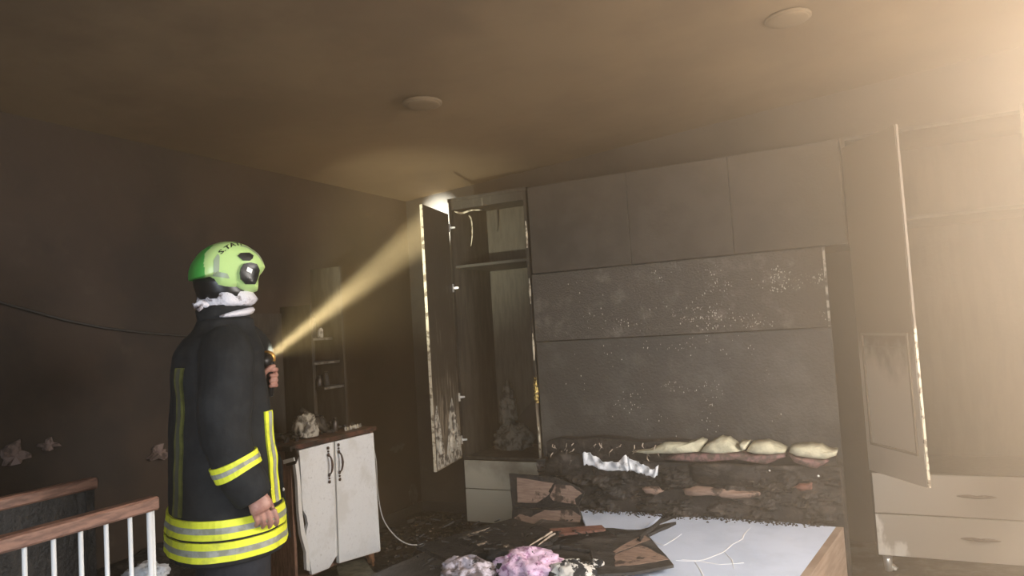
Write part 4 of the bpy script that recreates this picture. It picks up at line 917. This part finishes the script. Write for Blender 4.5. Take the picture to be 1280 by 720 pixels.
def stick(pts, r, m, lab, nm='splinter_stick', cat='stick', seg=6):
    P3 = [at(p[0], p[1], 'z', p[2]) for p in pts]
    solo(nm, MB().tube(P3, r, seg, flat=.6), m, lab, cat)
stick([(662,682,.365),(690,665,.385)], [.003,.006], 'splinter', 'pale split stick tip left of the reddish strip')
stick([(672,682,.36),(688,670,.375),(694,667,.38)], [.003,.006,.005], 'splinter', 'second pale split stick just beneath the pale tip')
stick([(800,672,.345),(822,655,.335),(828,650,.333),(838,647,.33)], [.010,.012,.009,.004], 'char', 'dark burnt stick lying across the gap between the two white boards')
stick([(580,676,.29),(612,661,.34)], [.006,.003], 'splinter', 'pale broken stick on the long charred plank')
stick([(742,706,.345),(738,690,.36),(700,684,.37),(660,690,.36)], [.008,.010,.012,.006], 'char', 'bent charred stick behind the pink cloth')
stick([(804,671,.35),(800,675,.35),(796,674,.35)], [.004,.008,.003], 'char', 'tiny black chip at the left corner of the large white board', 'char_chip', 'chip')
sd_ = MB(); rq = random.Random(17)
for k in range(130):
    px, py = rq.uniform(520,800), rq.uniform(650,712)
    if py < 662 and px > 735 or px > 740+ (712-py): continue
    p = at(px, py, 'z', .362)
    if p.x < -1.8: p.z = .366
    s_ = rq.uniform(.003,.014); l_ = s_*rq.uniform(.8,3.2)
    R3 = Matrix.Translation(p) @ Matrix.Rotation(rq.uniform(0,6.3), 4, 'Z') @ Matrix.Rotation(rq.uniform(-.5,.5), 4, 'Y'); sd_.box((-l_,-s_*.5,-s_*.25),(l_,s_*.5,s_*.25), R3)
solo('charred_shards', sd_, 'char', 'charred shards scattered over the burnt boards on the bed', 'debris', kind='stuff')
# clothes
p0 = at(665, 706, 'z', .36)
solo('pink_cloth', lump((p0.x, p0.y-.03, .365), (.142,.11,.062), .42, 11, 31, 56, 30), 'pink_print', 'crumpled pink printed cloth at the bottom of the heap', 'cloth', smooth=True)
p0 = at(715, 714, 'z', .36)
solo('patterned_cloth', lump((p0.x,p0.y-.02,.35), (.095,.09,.050), .5, 15, 33, 48, 26), 'bw_print', 'black and white patterned cloth right of the pink cloth', 'cloth', smooth=True)
p0 = at(745, 702, 'z', .36)
solo('pale_rag', lump((p0.x,p0.y,.352), (.030,.035,.016), .5, 20, 35, 30, 18), 'bw_print', 'small pale rag at the right tip of the patterned cloth', 'cloth', smooth=True)
p0 = at(588, 714, 'z', .345)
lc = lump((p0.x,p0.y-.01,.345), (.105,.09,.055), .65, 13, 37, 52, 28)
P_, R2 = smooth_path([at(566,702,'z',.37), at(590,698,'z',.395), at(606,704,'z',.39), at(622,707,'z',.375)], [.008,.018,.014,.003], 5)
lc.tube(P_, R2, 10, flat=.5)
solo('lilac_cloth', lc, 'lilac', 'lilac and cream crumpled cloth left of the pink cloth', 'cloth', smooth=True)
p0 = at(632, 706, 'z', .355)
solo('black_cloth', lump((p0.x-.02,p0.y+.01,.352), (.13,.09,.05), .5, 10, 39, 44, 24), 'navy', 'black burnt cloth between the lilac and the pink cloths', 'cloth', smooth=True)
# bits under the sideboard
flat_board('dusty_board', [(420,706,.02),(455,698,.02),(473,722,.02),(428,728,.02)], 'khaki', .012, 'dusty khaki board on the floor under the sideboard doors', amp=.3)
stick([(456,690,.06),(464,700,.03),(467,706,.012)], [.022,.020,.010], 'rust', 'rusty brown wood lump under the right sideboard door', 'wood_lump', 'wood lump', 10)
solo('metal_part', lump(tuple(at(1115,709,'z',.015)), (.025,.02,.022), .5, 30, 41, 20, 14), 'silver', 'shiny lump on the floor under the right wardrobe drawers', 'metal lump', smooth=True)
# charred rubble over the floor (uncountable)
rb = MB(); rq = random.Random(3)
for k in range(1300):
    a = rq.random()
    if a < .85: x, y = rq.uniform(-3.25,-1.92), rq.uniform(2.5,4.75)
    else: x, y = rq.uniform(-.12,1.2), rq.uniform(3.0,4.2)
    if (x < -2.8 and y < 3.72) or (x > -2.66 and y > 4.2) or math.hypot(x+2.19, y-1.97) < .5 or (x < -2.66 and y < 2.6) or (x > -2.68 and x < -1.8 and 3.4 < y < 4.2): continue
    s = rq.uniform(.004,.022)*(1.6 if rq.random() < .06 else 1); hgt = .0
    if -2.75 < x < -1.85 and 3.0 < y < 4.2: hgt = max(0, .16-.30*abs(x+1.9))*rq.random()
    R3 = Matrix.Translation((x,y,s*.35+hgt)) @ Matrix.Rotation(rq.uniform(0,6.3), 4, 'Z') @ Matrix.Rotation(rq.uniform(-.5,.5), 4, 'X')
    rb.box((-s,-s*rq.uniform(.3,.9),-s*.35),(s,s*rq.uniform(.3,.9),s*.35), R3)
for sg, lb in ((-1, 'black charred rubble strewn over the floor left of the bed'), (1, 'black charred rubble under the right wardrobe')):
    g = MB(); nb = len(rb.v)//8
    for k in range(nb):
        if (rb.v[8*k].x > -1) == (sg > 0): g.add(rb.v[8*k:8*k+8], [tuple(i-8*k for i in f) for f in rb.f[6*k:6*k+6]])
    solo('charred_rubble', g, 'char_dark', lb, 'rubble', kind='stuff')
pb = MB(); rq = random.Random(13)
for k in range(60):
    x, y = rq.uniform(-3.0,-2.0), rq.uniform(3.2,4.7); s = rq.uniform(.003,.009)
    if (x < -2.8 and y < 3.7) or (x > -2.7 and 3.4 < y < 4.25): continue
    R3 = Matrix.Translation((x,y,.02)) @ Matrix.Rotation(rq.uniform(0,6.3), 4, 'Z'); pb.box((-s,-s*.6,-s*.3),(s,s*.6,s*.3), R3)
solo('pale_chips', pb, 'splinter', 'small pale chips scattered on the black floor', 'chips', kind='stuff')
# mound of burnt bedding between sideboard and bed
md_ = grid_plane((-2.70,3.42,0), (.82,0,0), (0,.80,0), 40, 40, (0,0,1), lambda v: max(-.01, (.17*math.sin(min(1,max(0,(v.x+2.70)/.82))*math.pi*.75)*abs(math.sin(min(1,max(0,(v.y-3.42)/.80))*math.pi))**.6)*(1+.45*noise.fractal(v*6, .8, 2, 4))-.02))
solo('burnt_bedding', md_, 'char', 'mound of black burnt bedding on the floor left of the bed', 'bedding', smooth=False, kind='stuff')
# ------------------------------------------------------------------ smoke
mt, n, b = nt('brown_smoke'); n.nodes.remove(b)
vs = n.nodes.new('ShaderNodeVolumePrincipled'); vs.inputs['Color'].default_value = (.86, .69, .47, 1); vs.inputs['Anisotropy'].default_value = .35
N = n.nodes; K = n.links; geo = N.new('ShaderNodeNewGeometry'); sp = N.new('ShaderNodeSeparateXYZ'); K.new(geo.outputs['Position'], sp.inputs[0])
def mr(sock, a, b_, c_, d): 
    r = N.new('ShaderNodeMapRange'); r.interpolation_type = 'SMOOTHSTEP'
    for nm, v in (('From Min',a),('From Max',b_),('To Min',c_),('To Max',d)): r.inputs[nm].default_value = v
    K.new(sock, r.inputs['Value']); return r.outputs['Result']
def mth(op, a, b_):
    r = N.new('ShaderNodeMath'); r.operation = op
    for i, q_ in enumerate((a, b_)):
        if isinstance(q_, (int, float)): r.inputs[i].default_value = q_
        else: K.new(q_, r.inputs[i])
    return r.outputs[0]
wisp = N.new('ShaderNodeTexNoise'); wisp.inputs['Scale'].default_value = .9; wisp.inputs['Detail'].default_value = 2; K.new(geo.outputs['Position'], wisp.inputs['Vector'])
dens = mth('ADD', mr(sp.outputs['X'], -.8, 1.5, .018, .31), mr(sp.outputs['Z'], 1.6, 2.6, 0, .09))
dens = mth('ADD', dens, mth('MULTIPLY', mr(sp.outputs['X'], -2.2, -1.5, .045, 0), mr(sp.outputs['Y'], 2.1, 2.9, 0, 1)))
dens = mth('MULTIPLY', dens, mr(sp.outputs['Y'], .3, 2.4, .28, 1))
dens = mth('MULTIPLY', dens, mr(wisp.outputs['Fac'], .3, .7, .65, 1.35))
K.new(dens, vs.inputs['Density'])
cm = N.new('ShaderNodeMix'); cm.data_type = 'RGBA'; K.new(mr(sp.outputs['X'], -2.4, 1.2, 0, 1), cm.inputs['Factor'])
cm.inputs['A'].default_value = (.86, .60, .31, 1); cm.inputs['B'].default_value = (.93, .79, .62, 1); K.new(cm.outputs['Result'], vs.inputs['Color'])
n.links.new(vs.outputs[0], n.nodes['Material Output'].inputs['Volume']); M['smoke'] = mt
solo('smoke', B((X0-.02,Y0-.02,-.02),(X1+.0,Y1+.02,2.9)), 'smoke', 'brown smoke haze hanging through the room', 'smoke', kind='stuff')
